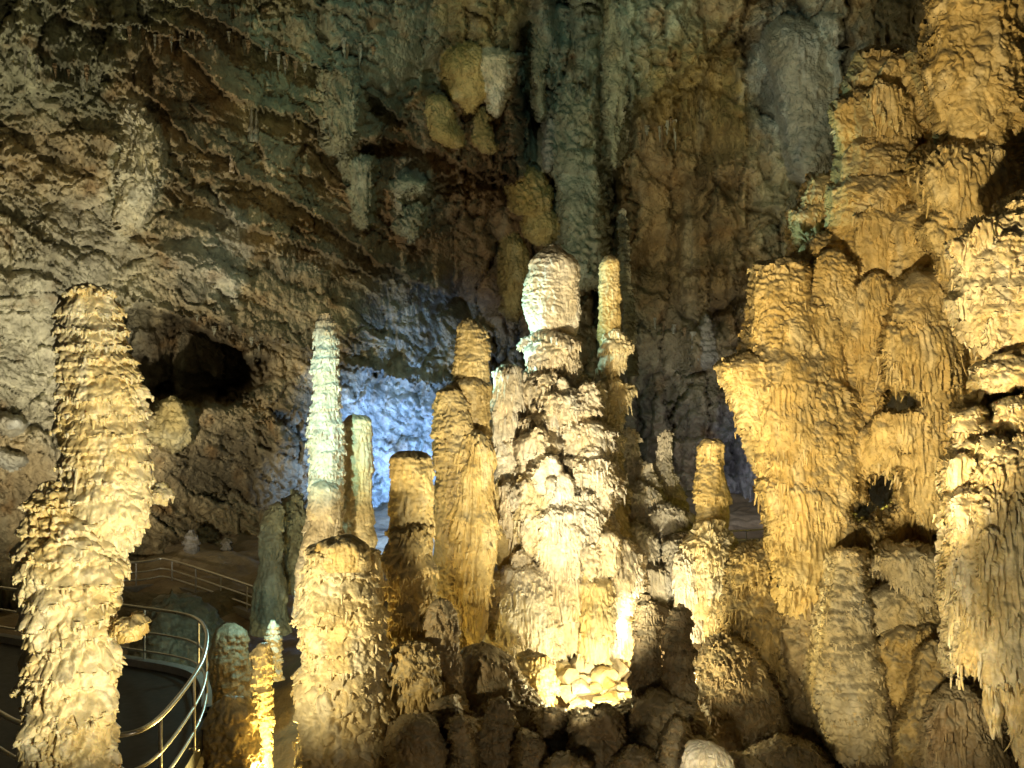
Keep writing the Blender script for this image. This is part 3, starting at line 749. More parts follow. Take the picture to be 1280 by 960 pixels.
formation('side_pillar', [(456, 626, 643), (463, 616, 650), (500, 614, 652), (560, 613, 652), (600, 618, 652), (640, 624, 650)], 17.5, 'drape', 'ivory', k=.6, step=1.2, parent=g, cap=9)
formation('foot_lump', [(712, 605, 640), (722, 598, 660), (760, 594, 668), (800, 600, 672), (850, 620, 670)], 16.6, 'ruffle', 'cream', k=.7, step=1.2, parent=g, cap=20)
stal('thin smooth stalagmite leaning on the great column foot, left side',
     [(600, 618, 628), (615, 612, 640), (660, 612, 652), (720, 620, 672), (760, 640, 680)], 17.2, 'smooth', 'honey', k=.7, step=1.3, lean=.0, cap=18)
e2 = empty('stalagmite', P(762, 700, 19.5), 'slim stalagmite with two flaring frilled collars right of the great column', 'stalagmite')
formation('shaft', [(318, 756, 770), (326, 749, 775), (380, 748, 776), (425, 748, 777), (470, 750, 772), (540, 752, 774), (620, 750, 776), (680, 750, 778)], 19.6, 'smooth', 'honey', k=.7, step=1.3, parent=e2, cap=10)
formation('collar', [(414, 752, 775), (424, 748, 786), (431, 745, 792), (440, 748, 789), (456, 750, 778), (480, 755, 770)], 19.5, 'shelf', 'cream', k=.6, step=1.2, parent=e2, cap=7)
formation('collar', [(472, 755, 775), (482, 748, 792), (490, 744, 795), (505, 747, 785), (530, 752, 776), (560, 756, 770)], 19.45, 'shelf', 'cream', k=.6, step=1.2, parent=e2, cap=7)
formation('collar', [(530, 752, 770), (545, 748, 778), (580, 748, 780), (620, 746, 784), (660, 745, 786)], 19.4, 'ruffle', 'cream', k=.6, step=1.3, parent=e2, cap=10)
stal('pale spindle stalagmite standing behind the slim collared one',
     [(260, 776, 781), (270, 773, 784), (320, 772, 788), (370, 776, 792), (420, 780, 795), (470, 780, 800)], 25, 'ruffle', 'green', k=.4, step=1.3, cap=8)
# cluster right of the great column
for lab, rows, d, sty, pal, kk in [
 ('knobbly ivory stalagmite first in the small cluster right of the great column', [(536, 784, 796), (545, 778, 800), (580, 778, 802), (620, 776, 806), (680, 775, 815), (740, 775, 820)], 20.5, 'shelf', 'ivory', .6),
 ('twisted ivory spire with bent tip in the small cluster right of the great column', [(535, 828, 836), (545, 824, 842), (575, 820, 840), (600, 815, 845), (630, 812, 858), (680, 810, 862), (730, 805, 866)], 20.8, 'shelf', 'ivory', .6),
 ('low frilled stump between ivory spires behind the dark twin stalagmites', [(575, 800, 815), (590, 794, 822), (640, 790, 835), (700, 788, 840), (760, 785, 850)], 20.2, 'ruffle', 'ivory', .6),
 ('wide bright flowstone shelf glowing behind the dark twin stalagmites', [(660, 815, 850), (675, 800, 866), (720, 795, 872), (780, 800, 880), (850, 790, 890)], 19.5, 'drape', 'ivory', .7)]:
    stal(lab, rows, d, sty, pal, k=kk, step=1.3, cap=10)
CLUSTER_AT = True
f_ = empty('stalagmite', P(890, 860, 17.5), 'flat topped yellow stalagmite with bright frilled skirt right of the cluster', 'stalagmite')
formation('shaft', [(549, 880, 898), (555, 872, 904), (600, 869, 908), (650, 869, 910), (700, 868, 905), (740, 870, 900)], 17.7, 'scale', 'honey', k=.8, step=1.3, parent=f_, cap=6)
formation('skirt', [(652, 872, 906), (668, 862, 914), (690, 856, 920), (700, 860, 922), (730, 862, 920), (770, 866, 912), (800, 872, 898), (840, 876, 890)], 17.3, 'shelf', 'cream', k=.8, step=1.2, parent=f_, cap=14)
formation('skirt', [(690, 845, 866), (705, 840, 872), (740, 842, 878), (790, 850, 878), (830, 858, 876)], 17.2, 'drape', 'ivory', k=.6, step=1.2, parent=f_, cap=12)

# ------------------------------------------------------------------ right-hand mass
r = empty('flowstone_massif', P(1100, 960, 17), 'towering honey coloured flowstone mass of fused columns filling the right side', 'flowstone')
r2 = empty('flowstone_wall', P(1260, 1000, 9.5), 'near cream flowstone at the right edge with ribbed tiers above a hanging drapery', 'flowstone')
MASSIF = [   # name, outline, distance, style, colour, scale, cap, squash, owner
 ('backing', [(-160, 1200, 1500), (0, 1190, 1500), (60, 1180, 1500), (150, 1130, 1500), (200, 1080, 1500), (300, 1020, 1500), (420, 990, 1500), (560, 975, 1500), (700, 970, 1500), (820, 1000, 1500), (1000, 1000, 1500)], 18.7, 'scale', 'ochre', 1.2, 40, .35, 0),
 ('tall_column', [(57, 1082, 1122), (64, 1070, 1138), (100, 1066, 1145), (150, 1052, 1158), (200, 1044, 1163), (280, 1042, 1168), (360, 1042, 1172), (440, 1040, 1178), (520, 1045, 1185), (600, 1055, 1190), (660, 1060, 1190)], 17.3, 'scale', 'ochre', 1.0, 14, 0.85, 0),
 ('cap_tier', [(100, 1078, 1138), (106, 1066, 1150), (130, 1058, 1156), (170, 1056, 1158)], 17.05, 'scale', 'ochre', .8, 14, 0.85, 0),
 ('cap_tier', [(165, 1068, 1150), (172, 1050, 1160), (200, 1046, 1164), (260, 1046, 1160)], 16.9, 'scale', 'ochre', .9, 18, 0.85, 0),
 ('cap_tier', [(205, 1062, 1150), (218, 1044, 1160), (260, 1040, 1164), (340, 1042, 1160), (400, 1050, 1150)], 16.7, 'scale', 'honey', 1, 26, 0.85, 0),
 ('step_column', [(213, 1016, 1040), (222, 1008, 1050), (255, 1000, 1055), (262, 986, 1055), (300, 985, 1060), (360, 990, 1065), (430, 995, 1070)], 17.8, 'scale', 'ochre', .9, 12, 0.85, 0),
 ('left_column', [(318, 962, 996), (324, 948, 1006), (345, 942, 1012), (400, 937, 1018), (430, 930, 1026), (455, 922, 1040), (500, 928, 1050), (540, 936, 1060), (600, 955, 1060)], 15.35, 'scale', 'honey', 0.95, 12, .85, 0),
 ('lobe', [(436, 918, 940), (446, 903, 958), (456, 899, 968), (472, 906, 968), (500, 920, 968), (530, 930, 966)], 15.0, 'scale', 'honey', .8, 10, .8, 0),
 ('lobe', [(370, 1000, 1024), (382, 990, 1040), (420, 986, 1052), (470, 990, 1060), (520, 1000, 1060)], 15.5, 'scale', 'honey', .8, 14, .8, 0),
 ('fluted_lobe', [(470, 975, 1005), (484, 962, 1022), (530, 958, 1030), (590, 965, 1030), (650, 975, 1020)], 14.9, 'drape', 'honey', .8, 16, .8, 0),
 ('fluted_lobe', [(640, 1055, 1085), (655, 1040, 1105), (700, 1036, 1115), (770, 1040, 1110)], 15.0, 'drape', 'honey', .8, 16, .8, 0),
 ('left_shelf', [(444, 940, 990), (456, 912, 1030), (470, 906, 1052), (488, 916, 1062), (510, 928, 1072), (540, 936, 1085), (575, 946, 1100), (620, 960, 1110), (680, 964, 1120), (720, 968, 1112), (790, 975, 1100)], 15.5, 'scale', 'honey', 1.0, 14.0, .85, 0),
 ('fluted_lobe', [(585, 960, 1010), (600, 950, 1050), (660, 962, 1080), (720, 968, 1070), (770, 985, 1050)], 15.1, 'drape', 'honey', .9, 20, .8, 0),
 ('mid_lobe', [(290, 1010, 1045), (300, 1000, 1060), (380, 998, 1075), (470, 1000, 1085), (560, 1010, 1090)], 16.4, 'scale', 'honey', .9, 20, .8, 0),
 ('mid_lobe', [(430, 1060, 1100), (445, 1050, 1130), (500, 1045, 1140), (580, 1040, 1150), (680, 1040, 1150)], 15.9, 'drape', 'honey', .9, 20, .8, 0),
 ('mid_lobe', [(250, 1130, 1170), (262, 1115, 1190), (330, 1110, 1200), (400, 1110, 1200), (500, 1120, 1200)], 15.9, 'scale', 'honey', .9, 20, .8, 0),
 ('mid_lobe', [(395, 1095, 1120), (404, 1080, 1135), (440, 1068, 1150), (500, 1062, 1165), (560, 1050, 1172), (590, 1045, 1176)], 15.8, 'scale', 'honey', .95, 20, 0.85, 0),
 ('mid_lobe', [(372, 1040, 1062), (382, 1032, 1078), (430, 1022, 1088), (500, 1018, 1098), (560, 1020, 1100), (590, 1020, 1090)], 15.9, 'scale', 'honey', .9, 16, 0.85, 0),
 ('mid_lobe', [(510, 1095, 1150), (522, 1078, 1172), (560, 1070, 1182), (585, 1075, 1186)], 15.2, 'drape', 'honey', .9, 20, 0.85, 0),
 ('mushroom_lobe', [(335, 1142, 1172), (343, 1126, 1192), (365, 1118, 1202), (385, 1112, 1204), (400, 1108, 1204)], 14.7, 'scale', 'ochre', .8, 20, 0.85, 0),
 ('mushroom_lobe', [(386, 1122, 1190), (398, 1102, 1204), (440, 1098, 1208), (500, 1108, 1206), (560, 1125, 1200), (620, 1135, 1198), (665, 1150, 1190)], 14.9, 'drape', 'honey', .9, 22, 0.85, 0),
 ('upper_wall', [(-120, 1180, 1500), (0, 1172, 1500), (60, 1158, 1500), (120, 1158, 1500), (165, 1176, 1500), (200, 1156, 1500), (280, 1160, 1500), (380, 1175, 1500), (480, 1185, 1500), (560, 1195, 1500)], 15.6, 'scale', 'honey', 1.2, 30, .35, 0),
 ('wall_lobe', [(-70, 1190, 1250), (-40, 1165, 1290), (40, 1155, 1300), (100, 1156, 1290), (150, 1172, 1280), (180, 1190, 1260)], 14.6, 'rock', 'honey', 1.3, 40, 0.85, 0),
 ('wall_lobe', [(168, 1178, 1240), (185, 1155, 1275), (230, 1154, 1290), (280, 1165, 1280), (330, 1180, 1260), (350, 1195, 1240)], 14.4, 'drape', 'honey', 1.2, 30, 0.85, 0),
 ('lower_drape', [(625, 1062, 1090), (635, 1040, 1125), (680, 1040, 1140), (740, 1050, 1150)], 16.6, 'drape', 'ochre', .8, 20, 0.85, 0),
 ('tooth_curtain', [(560, 962, 1030), (600, 962, 1050), (680, 966, 1052), (730, 968, 1045), (760, 980, 1020)], 15.1, 'drape', 'honey', .8, 40, 0.85, 0),
 ('ribbed_tier', [(215, 1290, 1340), (235, 1262, 1420), (270, 1238, 1460), (320, 1202, 1480), (360, 1196, 1480), (400, 1198, 1480), (424, 1206, 1480), (440, 1225, 1480)], 11.2, 'scallop', 'cream', 1.2, 40, .5, 1),
 ('ribbed_tier', [(425, 1225, 1400), (437, 1200, 1460), (452, 1196, 1480), (470, 1204, 1480), (490, 1230, 1470)], 10.6, 'scallop', 'cream', 1.3, 20, .5, 1),
 ('back_slab', [(430, 1240, 1480), (480, 1210, 1500), (540, 1205, 1500), (640, 1205, 1500)], 11.3, 'smooth', 'ochre', 1.2, 20, .4, 1),
 ('ribbed_tier', [(498, 1222, 1400), (508, 1200, 1460), (540, 1188, 1480), (590, 1184, 1480), (625, 1188, 1480), (650, 1200, 1480)], 10.3, 'scallop', 'cream', 1.5, 18, .5, 1),
 ('drapery', [(520, 1275, 1340), (545, 1252, 1400), (590, 1222, 1440), (640, 1192, 1460), (700, 1186, 1480), (780, 1186, 1480), (830, 1190, 1480), (850, 1196, 1470)], 9.6, 'drape', 'cream', 1.35, 40, .5, 1),
]
def scatter_bodies(n, x0, x1, y0, y1, wmin, wmax, asp, names, stys, pal, k, ow, seed):
    rg = random.Random(seed); out = []
    for i in range(n):
        w_ = rg.uniform(wmin, wmax); h_ = w_*rg.uniform(*asp); cx = rg.uniform(x0, x1); y = rg.uniform(y0, y1); q = rg.uniform(-.15, .15)*w_
        rows = [(y, cx-.28*w_, cx+.28*w_), (y+.12*h_, cx-.44*w_+q, cx+.44*w_+q), (y+.45*h_, cx-.5*w_+q, cx+.5*w_+q), (y+.8*h_, cx-.42*w_, cx+.42*w_), (y+h_, cx-.25*w_, cx+.25*w_)]
        j = rg.randrange(len(stys))
        out.append((names[j], rows, None, stys[j], pal, k, .4*w_, .55, ow))
    return out
def build_massif(bodies, owners, pxs, pys, blendpx=5, dcut=1.0, wob=1.0, holes=(), amp=1.0, hangs=False):
    PX, PY = np.meshgrid(pxs, pys); px, py = PX.ravel(), PY.ravel()
    nf = fbm(px/13, py/13, 0*px+3.5, 3); n1 = fbm(px/60, py/60, 0*px+1.5, 3); n2 = fbm(px/60+9, py/60, 0*px+5.5, 3)
    rough = (wob*(5*nf+9*n1), wob*(4*fbm(px/15, py/15, 0*px+6.5, 2)+10*n2))
    D = np.full(len(px), 1e3); lab = np.full(len(px), -1); keep = np.zeros(len(px), bool)
    for li, (nm, rows, d, sty, pal, k, cap, sq, ow) in enumerate(bodies):
        if d is None:
            cx_ = np.mean([r_[1]+r_[2] for r_ in rows])/2; cy_ = rows[0][0]*.5+rows[-1][0]*.5; hw_ = max(r_[2]-r_[1] for r_ in rows)/2
            nb_ = (np.abs(px-cx_) < 4) & (np.abs(py-cy_) < 5)
            d = float(np.median(D[nb_])) if nb_.any() and keep[nb_].mean() > .9 and not (px.min() < 890 and np.median(D[nb_]) > 18.0) else 1e3
            if d > 900: bodies[li] = bodies[li][:2]+(17.0,)+bodies[li][3:]; continue
            d += .15*hw_*d/FPX; bodies[li] = (nm, rows, d, sty, pal, k, cap, sq, ow)
        L_ = lobe_depth(rows, d, sq, cap, px, py, rough=rough, hang=(30 if rows[-1][0] < 900 and sq > .6 and hangs else 0))
        sel = L_ < D; lab[sel] = li
        keep |= L_ < d+dcut
        D = np.where(D > 900, L_, np.where(L_ > 900, D, smin(D, L_, blendpx*d/FPX)))
    keep &= D < 900
    for hx, hy, hrx, hry in holes:
        rr = np.sqrt(((px+2*nf*3-hx)/hrx)**2+((py+12*np.abs(perlin(px/6, py/40, 0*px+.5))-hy)/hry)**2)
        keep &= rr > 1; D = D+np.where(D < 900, 1.3*np.exp(-np.maximum(rr-1, 0)*3), 0)
    Dk = np.where(D > 900, 30, D)
    V = np.stack([(px-640)/FPX*Dk, Dk, CAMZ+(480-py)/FPX*Dk], 1)
    sh = (len(pys), len(pxs))
    N0 = grid_normals(V.reshape(sh+(3,))).reshape(-1, 3)
    col = np.full((len(px), 3), .4, np.float32)
    makers = {}; OUT = np.zeros(len(px))
    for li, (nm, rows, d, sty, pal, k, cap, sq, ow) in enumerate(bodies):
        sel = lab == li
        if not sel.any(): continue
        p = V[sel].astype(np.float32); m = d/FPX
        o_, mean_ = detail(p, m, sty, k, 1.3)
        dp = (o_-mean_)*amp
        Nn = N0[sel]*.6+np.array([0, -.45, 0]); Nn /= np.maximum(np.linalg.norm(Nn, axis=1, keepdims=True), .3)
        V[sel] += Nn*dp[:, None]; OUT[sel] = dp
        V[sel, 2] -= .5*np.maximum(dp, 0)
        col[sel] = paint(p, pal, m*1.3, 2.0)
        mat = M_NEAR if d < 11 else M_MID
        if isinstance(ow, str):
            cen = tuple(float(v) for v in V[sel].mean(axis=0))
            makers[li] = (nm, mat, cen, None, (lambda lb, c_: (lambda o: tag(o, lb, c_)))(ow, nm.split('_')[-1]))
        else:
            makers[li] = (nm, mat, tuple(owners[ow].location), owners[ow], None)
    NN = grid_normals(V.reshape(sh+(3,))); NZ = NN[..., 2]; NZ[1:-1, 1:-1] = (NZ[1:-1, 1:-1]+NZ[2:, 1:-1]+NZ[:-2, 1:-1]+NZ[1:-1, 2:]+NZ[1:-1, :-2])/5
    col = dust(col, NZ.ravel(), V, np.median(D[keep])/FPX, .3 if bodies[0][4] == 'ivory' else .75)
    res = split_sheet(V.reshape(sh+(3,)), col, keep.reshape(sh), lab.reshape(sh), makers)
    OG = OUT.reshape(sh); BL = np.roll(OG, -3, axis=0); BL[-3:] = OG[-3:]; BL = BL.ravel()
    for li, (nm, rows, d, sty, pal, k, cap, sq, ow) in enumerate(bodies):
        sel = (lab == li) & keep & (px > 0) & (px < 1290) & (py < 965)
        if li not in res or sel.sum() < 400: continue
        stp = (pxs[5]-pxs[4])*(pys[len(pys)//2]-pys[len(pys)//2-1])
        o = res[li]; par = o.parent or o
        drip_fringe(V[sel], N0[sel], OUT[sel], BL[sel], sel.sum()*stp, d/FPX, sty, k, par, pal, o.data.materials[0], np.array(par.location, np.float32), li+.7)
    return res
build_massif([b for b in MASSIF if b[8] == 0]+scatter_bodies(28, 930, 1280, 60, 640, 24, 62, (1.1, 2.2), ('lobe', 'fluted_lobe', 'knob'), ('scale', 'drape', 'knob'), 'honey', .85, 0, 5), [r, r2], np.concatenate([np.arange(885, 1300, 1.35), np.linspace(1302, 1500, 30)]), np.concatenate([np.linspace(-160, -12, 30), np.arange(-10, 900, 1.35), np.linspace(902, 1000, 20)]), blendpx=12, wob=1.05, holes=[(1100, 616, 15, 20), (1078, 640, 12, 9), (1166, 768, 17, 16), (1128, 505, 14, 6)])
build_massif([b for b in MASSIF if b[8] == 1]+scatter_bodies(16, 1205, 1280, 250, 700, 22, 50, (1, 2), ('lobe', 'fluted_lobe'), ('scallop', 'drape'), 'cream', 1.1, 1, 8), [r, r2], np.concatenate([np.arange(1170, 1300, 1.35), np.linspace(1302, 1480, 30)]), np.concatenate([np.arange(205, 900, 1.35)]))

CLUMPS = [
 ('shoulder', [(455, 660, 712), (466, 642, 726), (490, 640, 736), (530, 645, 742), (560, 655, 740)], 18.0, 'clump', 'ivory', .9, 14, .9, 0),
 ('shoulder', [(480, 690, 728), (490, 676, 742), (510, 680, 748), (530, 690, 742)], 17.3, 'clump', 'ivory', .8, 10, .9, 0),
 ('frill', [(512, 655, 690), (522, 646, 700), (540, 644, 702), (560, 650, 698)], 17.3, 'clump', 'ivory', .8, 10, .9, 0),
 ('frill', [(522, 705, 745), (532, 698, 760), (552, 700, 766), (572, 708, 760), (585, 715, 750)], 17.2, 'clump', 'ivory', .8, 12, .9, 0),
 ('fan', [(536, 655, 690), (546, 641, 704), (560, 640, 706), (576, 648, 698), (590, 656, 692)], 16.9, 'drape', 'ivory', .7, 10, .9, 0),
 ('frill', [(545, 625, 645), (556, 620, 656), (585, 620, 660), (610, 626, 655)], 17.4, 'clump', 'ivory', .7, 12, .9, 0),
 ('frill', [(562, 716, 748), (572, 708, 768), (600, 706, 776), (625, 716, 770), (640, 724, 760)], 16.9, 'clump', 'ivory', .8, 14, .9, 0),
 ('dome', [(580, 662, 700), (590, 650, 715), (612, 642, 722), (650, 640, 724), (690, 650, 720)], 16.8, 'clump', 'cream', .8, 16, .9, 0),
 ('frill', [(600, 632, 652), (612, 624, 664), (640, 622, 668), (665, 630, 664), (690, 640, 660)], 16.9, 'drape', 'ivory', .7, 14, .9, 0),
 ('frill', [(612, 700, 735), (624, 690, 752), (650, 692, 764), (690, 700, 764), (720, 710, 756)], 16.6, 'clump', 'ivory', .8, 16, .9, 0),
 ('trunk', [(470, 655, 725), (520, 648, 742), (570, 636, 764), (640, 626, 772), (720, 640, 784), (780, 650, 796), (840, 650, 790)], 18.0, 'clump', 'ivory', 1.0, 20, .85, 0),
 ('curtain', [(630, 676, 712), (645, 664, 726), (690, 668, 732), (750, 684, 734), (795, 694, 730), (816, 700, 726)], 16.4, 'drape', 'ivory', .75, 20, .9, 0),
 ('curtain', [(668, 750, 775), (680, 738, 794), (720, 736, 803), (760, 742, 802), (800, 748, 798), (820, 752, 792)], 16.7, 'drape', 'ivory', .7, 18, .9, 0),
 ('curtain', [(712, 735, 752), (728, 724, 766), (780, 720, 772), (826, 724, 768)], 16.3, 'drape', 'cream', .65, 14, .9, 0),
 ('curtain', [(695, 640, 662), (708, 625, 688), (750, 616, 706), (790, 614, 712), (820, 625, 708)], 16.5, 'drape', 'ivory', .65, 18, .9, 0),
 ('curtain', [(770, 790, 800), (780, 778, 806), (810, 775, 808), (830, 780, 806)], 16.6, 'drape', 'honey', .6, 10, .9, 0),
]
build_massif(CLUMPS+scatter_bodies(44, 640, 765, 462, 690, 12, 30, (.9, 1.9), ('knob', 'frill', 'fluted_frill'), ('knob', 'clump', 'drape'), 'ivory', .7, 0, 3), [g], np.arange(604, 815, 1.15), np.arange(448, 850, 1.15), blendpx=6, dcut=1.0, wob=1.2, amp=.95)
gc = empty('flowstone_cascade', P(845, 880, 20), 'pale floodlit cascade of knobbly flowstone between the great column and the yellow stalagmite', 'flowstone')
build_massif([
 ('knob_bank', [(600, 790, 812), (612, 778, 830), (650, 775, 842), (720, 778, 850), (800, 782, 850), (900, 780, 860)], 19.8, 'clump', 'ivory', .8, 16, .8, 0),
 ('knob_bank', [(628, 826, 850), (640, 814, 862), (680, 812, 872), (740, 815, 878), (820, 820, 880), (900, 820, 890)], 19.4, 'clump', 'ivory', .8, 16, .8, 0),
 ('frill', [(655, 780, 808), (664, 774, 820), (690, 776, 824), (720, 782, 816)], 18.9, 'clump', 'ivory', .7, 10, .9, 0),
 ('frill', [(664, 836, 862), (674, 826, 872), (700, 826, 874), (740, 836, 866)], 18.7, 'clump', 'ivory', .7, 10, .9, 0),
 ('curtain', [(700, 800, 830), (712, 790, 842), (760, 788, 846), (840, 795, 842), (880, 800, 840)], 18.7, 'drape', 'ivory', .7, 12, .9, 0),
 ('curtain', [(725, 850, 872), (738, 842, 884), (780, 844, 888), (850, 850, 886), (880, 852, 880)], 18.5, 'drape', 'ivory', .7, 12, .9, 0),
 ('slope', [(780, 880, 915), (792, 868, 935), (830, 862, 950), (900, 860, 960)], 17.4, 'scale', 'cream', .8, 16, .7, 0),
], [gc], np.arange(768, 965, 1.3), np.arange(590, 905, 1.3), blendpx=5, dcut=1.0, wob=1.1)
for rows in ([(700, 1196, 1216), (790, 1191, 1214), (835, 1192, 1208), (862, 1197, 1201)], [(700, 1218, 1258), (820, 1222, 1254), (870, 1230, 1250), (905, 1236, 1246), (924, 1240, 1243)],
             [(760, 1255, 1340), (850, 1252, 1330), (900, 1262, 1325), (960, 1274, 1320), (1010, 1285, 1310)]):
    formation('hanging_tooth', rows, 9.62 if rows[0][1] < 1200 else 9.35, 'drape', 'cream', k=1.0, step=1.3, parent=r2, cap=30)
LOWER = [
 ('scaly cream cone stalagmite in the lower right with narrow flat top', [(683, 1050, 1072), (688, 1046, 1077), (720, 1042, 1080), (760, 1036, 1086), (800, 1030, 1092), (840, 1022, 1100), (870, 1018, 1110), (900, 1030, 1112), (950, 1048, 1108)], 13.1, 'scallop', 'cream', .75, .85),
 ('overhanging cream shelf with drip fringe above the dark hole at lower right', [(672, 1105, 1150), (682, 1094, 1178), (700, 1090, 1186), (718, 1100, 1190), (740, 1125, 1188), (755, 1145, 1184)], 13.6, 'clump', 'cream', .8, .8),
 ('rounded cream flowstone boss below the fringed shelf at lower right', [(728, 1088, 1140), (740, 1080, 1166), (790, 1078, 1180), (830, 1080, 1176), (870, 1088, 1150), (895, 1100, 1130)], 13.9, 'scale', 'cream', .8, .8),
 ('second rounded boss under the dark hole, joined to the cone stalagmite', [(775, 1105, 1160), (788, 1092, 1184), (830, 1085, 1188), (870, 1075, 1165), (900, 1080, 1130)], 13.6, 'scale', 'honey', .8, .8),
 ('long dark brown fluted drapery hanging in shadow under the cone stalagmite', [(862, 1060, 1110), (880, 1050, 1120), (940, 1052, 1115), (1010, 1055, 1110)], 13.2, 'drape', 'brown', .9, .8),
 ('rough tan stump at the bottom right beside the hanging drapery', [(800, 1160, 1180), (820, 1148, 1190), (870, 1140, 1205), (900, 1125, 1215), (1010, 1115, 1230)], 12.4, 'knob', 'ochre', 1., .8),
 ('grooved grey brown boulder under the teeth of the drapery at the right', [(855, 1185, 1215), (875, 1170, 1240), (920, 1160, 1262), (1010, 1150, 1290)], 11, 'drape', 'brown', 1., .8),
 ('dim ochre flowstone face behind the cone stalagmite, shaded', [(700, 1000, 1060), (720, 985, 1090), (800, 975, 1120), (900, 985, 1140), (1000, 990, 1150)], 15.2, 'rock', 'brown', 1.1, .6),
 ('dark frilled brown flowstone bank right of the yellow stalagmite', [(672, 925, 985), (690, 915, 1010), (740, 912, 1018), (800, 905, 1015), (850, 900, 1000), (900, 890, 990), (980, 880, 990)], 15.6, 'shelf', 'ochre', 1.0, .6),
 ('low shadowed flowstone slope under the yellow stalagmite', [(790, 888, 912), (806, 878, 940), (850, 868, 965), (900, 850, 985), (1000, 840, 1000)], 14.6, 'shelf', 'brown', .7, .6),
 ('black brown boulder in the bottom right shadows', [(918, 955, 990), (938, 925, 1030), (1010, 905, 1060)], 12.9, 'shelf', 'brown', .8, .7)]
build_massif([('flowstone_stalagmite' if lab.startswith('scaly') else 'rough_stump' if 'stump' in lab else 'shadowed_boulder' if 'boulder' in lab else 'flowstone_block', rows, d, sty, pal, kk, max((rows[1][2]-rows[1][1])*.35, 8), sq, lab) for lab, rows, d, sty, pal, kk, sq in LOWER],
             [], np.arange(832, 1300, 1.4), np.arange(660, 985, 1.4), blendpx=6, dcut=1.2, wob=.8, hangs=False)

# ------------------------------------------------------------------ dark twins, front mounds
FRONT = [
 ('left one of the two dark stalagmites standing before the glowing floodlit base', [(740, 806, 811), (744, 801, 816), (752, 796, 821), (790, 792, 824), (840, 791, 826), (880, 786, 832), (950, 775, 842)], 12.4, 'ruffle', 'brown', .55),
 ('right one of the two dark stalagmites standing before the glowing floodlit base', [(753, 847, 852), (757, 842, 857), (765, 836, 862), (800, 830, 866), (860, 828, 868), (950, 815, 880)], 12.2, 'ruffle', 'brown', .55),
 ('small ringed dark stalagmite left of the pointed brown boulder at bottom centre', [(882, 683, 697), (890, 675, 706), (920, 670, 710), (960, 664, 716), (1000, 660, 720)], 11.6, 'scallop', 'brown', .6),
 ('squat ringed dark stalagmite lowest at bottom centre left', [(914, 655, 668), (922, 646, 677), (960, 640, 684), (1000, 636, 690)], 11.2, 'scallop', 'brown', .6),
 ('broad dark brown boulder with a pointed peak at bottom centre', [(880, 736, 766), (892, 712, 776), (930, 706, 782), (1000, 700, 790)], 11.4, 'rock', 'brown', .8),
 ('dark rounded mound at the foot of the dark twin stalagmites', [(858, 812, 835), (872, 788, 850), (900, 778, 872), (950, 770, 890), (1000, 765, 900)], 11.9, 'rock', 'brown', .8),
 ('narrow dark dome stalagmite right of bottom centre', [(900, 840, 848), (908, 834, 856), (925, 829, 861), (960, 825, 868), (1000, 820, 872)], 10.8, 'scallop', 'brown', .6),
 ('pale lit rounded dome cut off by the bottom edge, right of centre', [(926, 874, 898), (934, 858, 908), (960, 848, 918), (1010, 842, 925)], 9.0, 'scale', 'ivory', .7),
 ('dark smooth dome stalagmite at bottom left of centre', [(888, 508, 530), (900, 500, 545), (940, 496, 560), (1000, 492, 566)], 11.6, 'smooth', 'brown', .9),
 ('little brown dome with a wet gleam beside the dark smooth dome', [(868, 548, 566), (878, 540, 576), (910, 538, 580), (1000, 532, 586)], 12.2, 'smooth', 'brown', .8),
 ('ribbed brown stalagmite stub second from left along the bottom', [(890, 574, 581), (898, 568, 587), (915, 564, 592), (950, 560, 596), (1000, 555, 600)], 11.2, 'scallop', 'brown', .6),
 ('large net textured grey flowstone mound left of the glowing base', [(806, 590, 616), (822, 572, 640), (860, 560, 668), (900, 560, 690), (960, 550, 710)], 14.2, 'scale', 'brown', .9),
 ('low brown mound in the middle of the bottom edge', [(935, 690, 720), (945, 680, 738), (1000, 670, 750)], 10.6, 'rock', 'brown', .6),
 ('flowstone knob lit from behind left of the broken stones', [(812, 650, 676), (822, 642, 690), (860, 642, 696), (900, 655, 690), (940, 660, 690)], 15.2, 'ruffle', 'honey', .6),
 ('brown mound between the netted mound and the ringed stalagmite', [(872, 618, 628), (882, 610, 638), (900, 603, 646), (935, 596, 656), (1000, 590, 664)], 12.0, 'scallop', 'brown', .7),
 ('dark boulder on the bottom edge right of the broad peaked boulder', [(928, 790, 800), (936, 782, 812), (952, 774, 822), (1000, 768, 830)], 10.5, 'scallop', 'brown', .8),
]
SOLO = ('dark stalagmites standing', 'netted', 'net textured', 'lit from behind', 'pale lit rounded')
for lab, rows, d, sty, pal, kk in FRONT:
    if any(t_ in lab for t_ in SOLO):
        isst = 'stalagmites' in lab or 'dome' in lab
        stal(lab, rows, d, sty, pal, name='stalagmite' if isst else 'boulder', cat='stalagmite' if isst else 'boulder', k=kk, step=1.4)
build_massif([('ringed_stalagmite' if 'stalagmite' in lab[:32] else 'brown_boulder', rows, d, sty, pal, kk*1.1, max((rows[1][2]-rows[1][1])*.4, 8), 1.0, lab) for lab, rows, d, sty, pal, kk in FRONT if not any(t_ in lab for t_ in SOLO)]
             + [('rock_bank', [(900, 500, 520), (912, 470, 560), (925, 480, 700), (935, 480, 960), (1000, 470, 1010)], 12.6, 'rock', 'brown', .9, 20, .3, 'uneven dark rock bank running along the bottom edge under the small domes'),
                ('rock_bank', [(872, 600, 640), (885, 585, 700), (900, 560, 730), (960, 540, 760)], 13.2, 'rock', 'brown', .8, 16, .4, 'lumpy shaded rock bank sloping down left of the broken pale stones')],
             [], np.arange(465, 960, 1.4), np.arange(850, 985, 1.4), blendpx=7, dcut=1.2, wob=.9, hangs=False, amp=1.3)

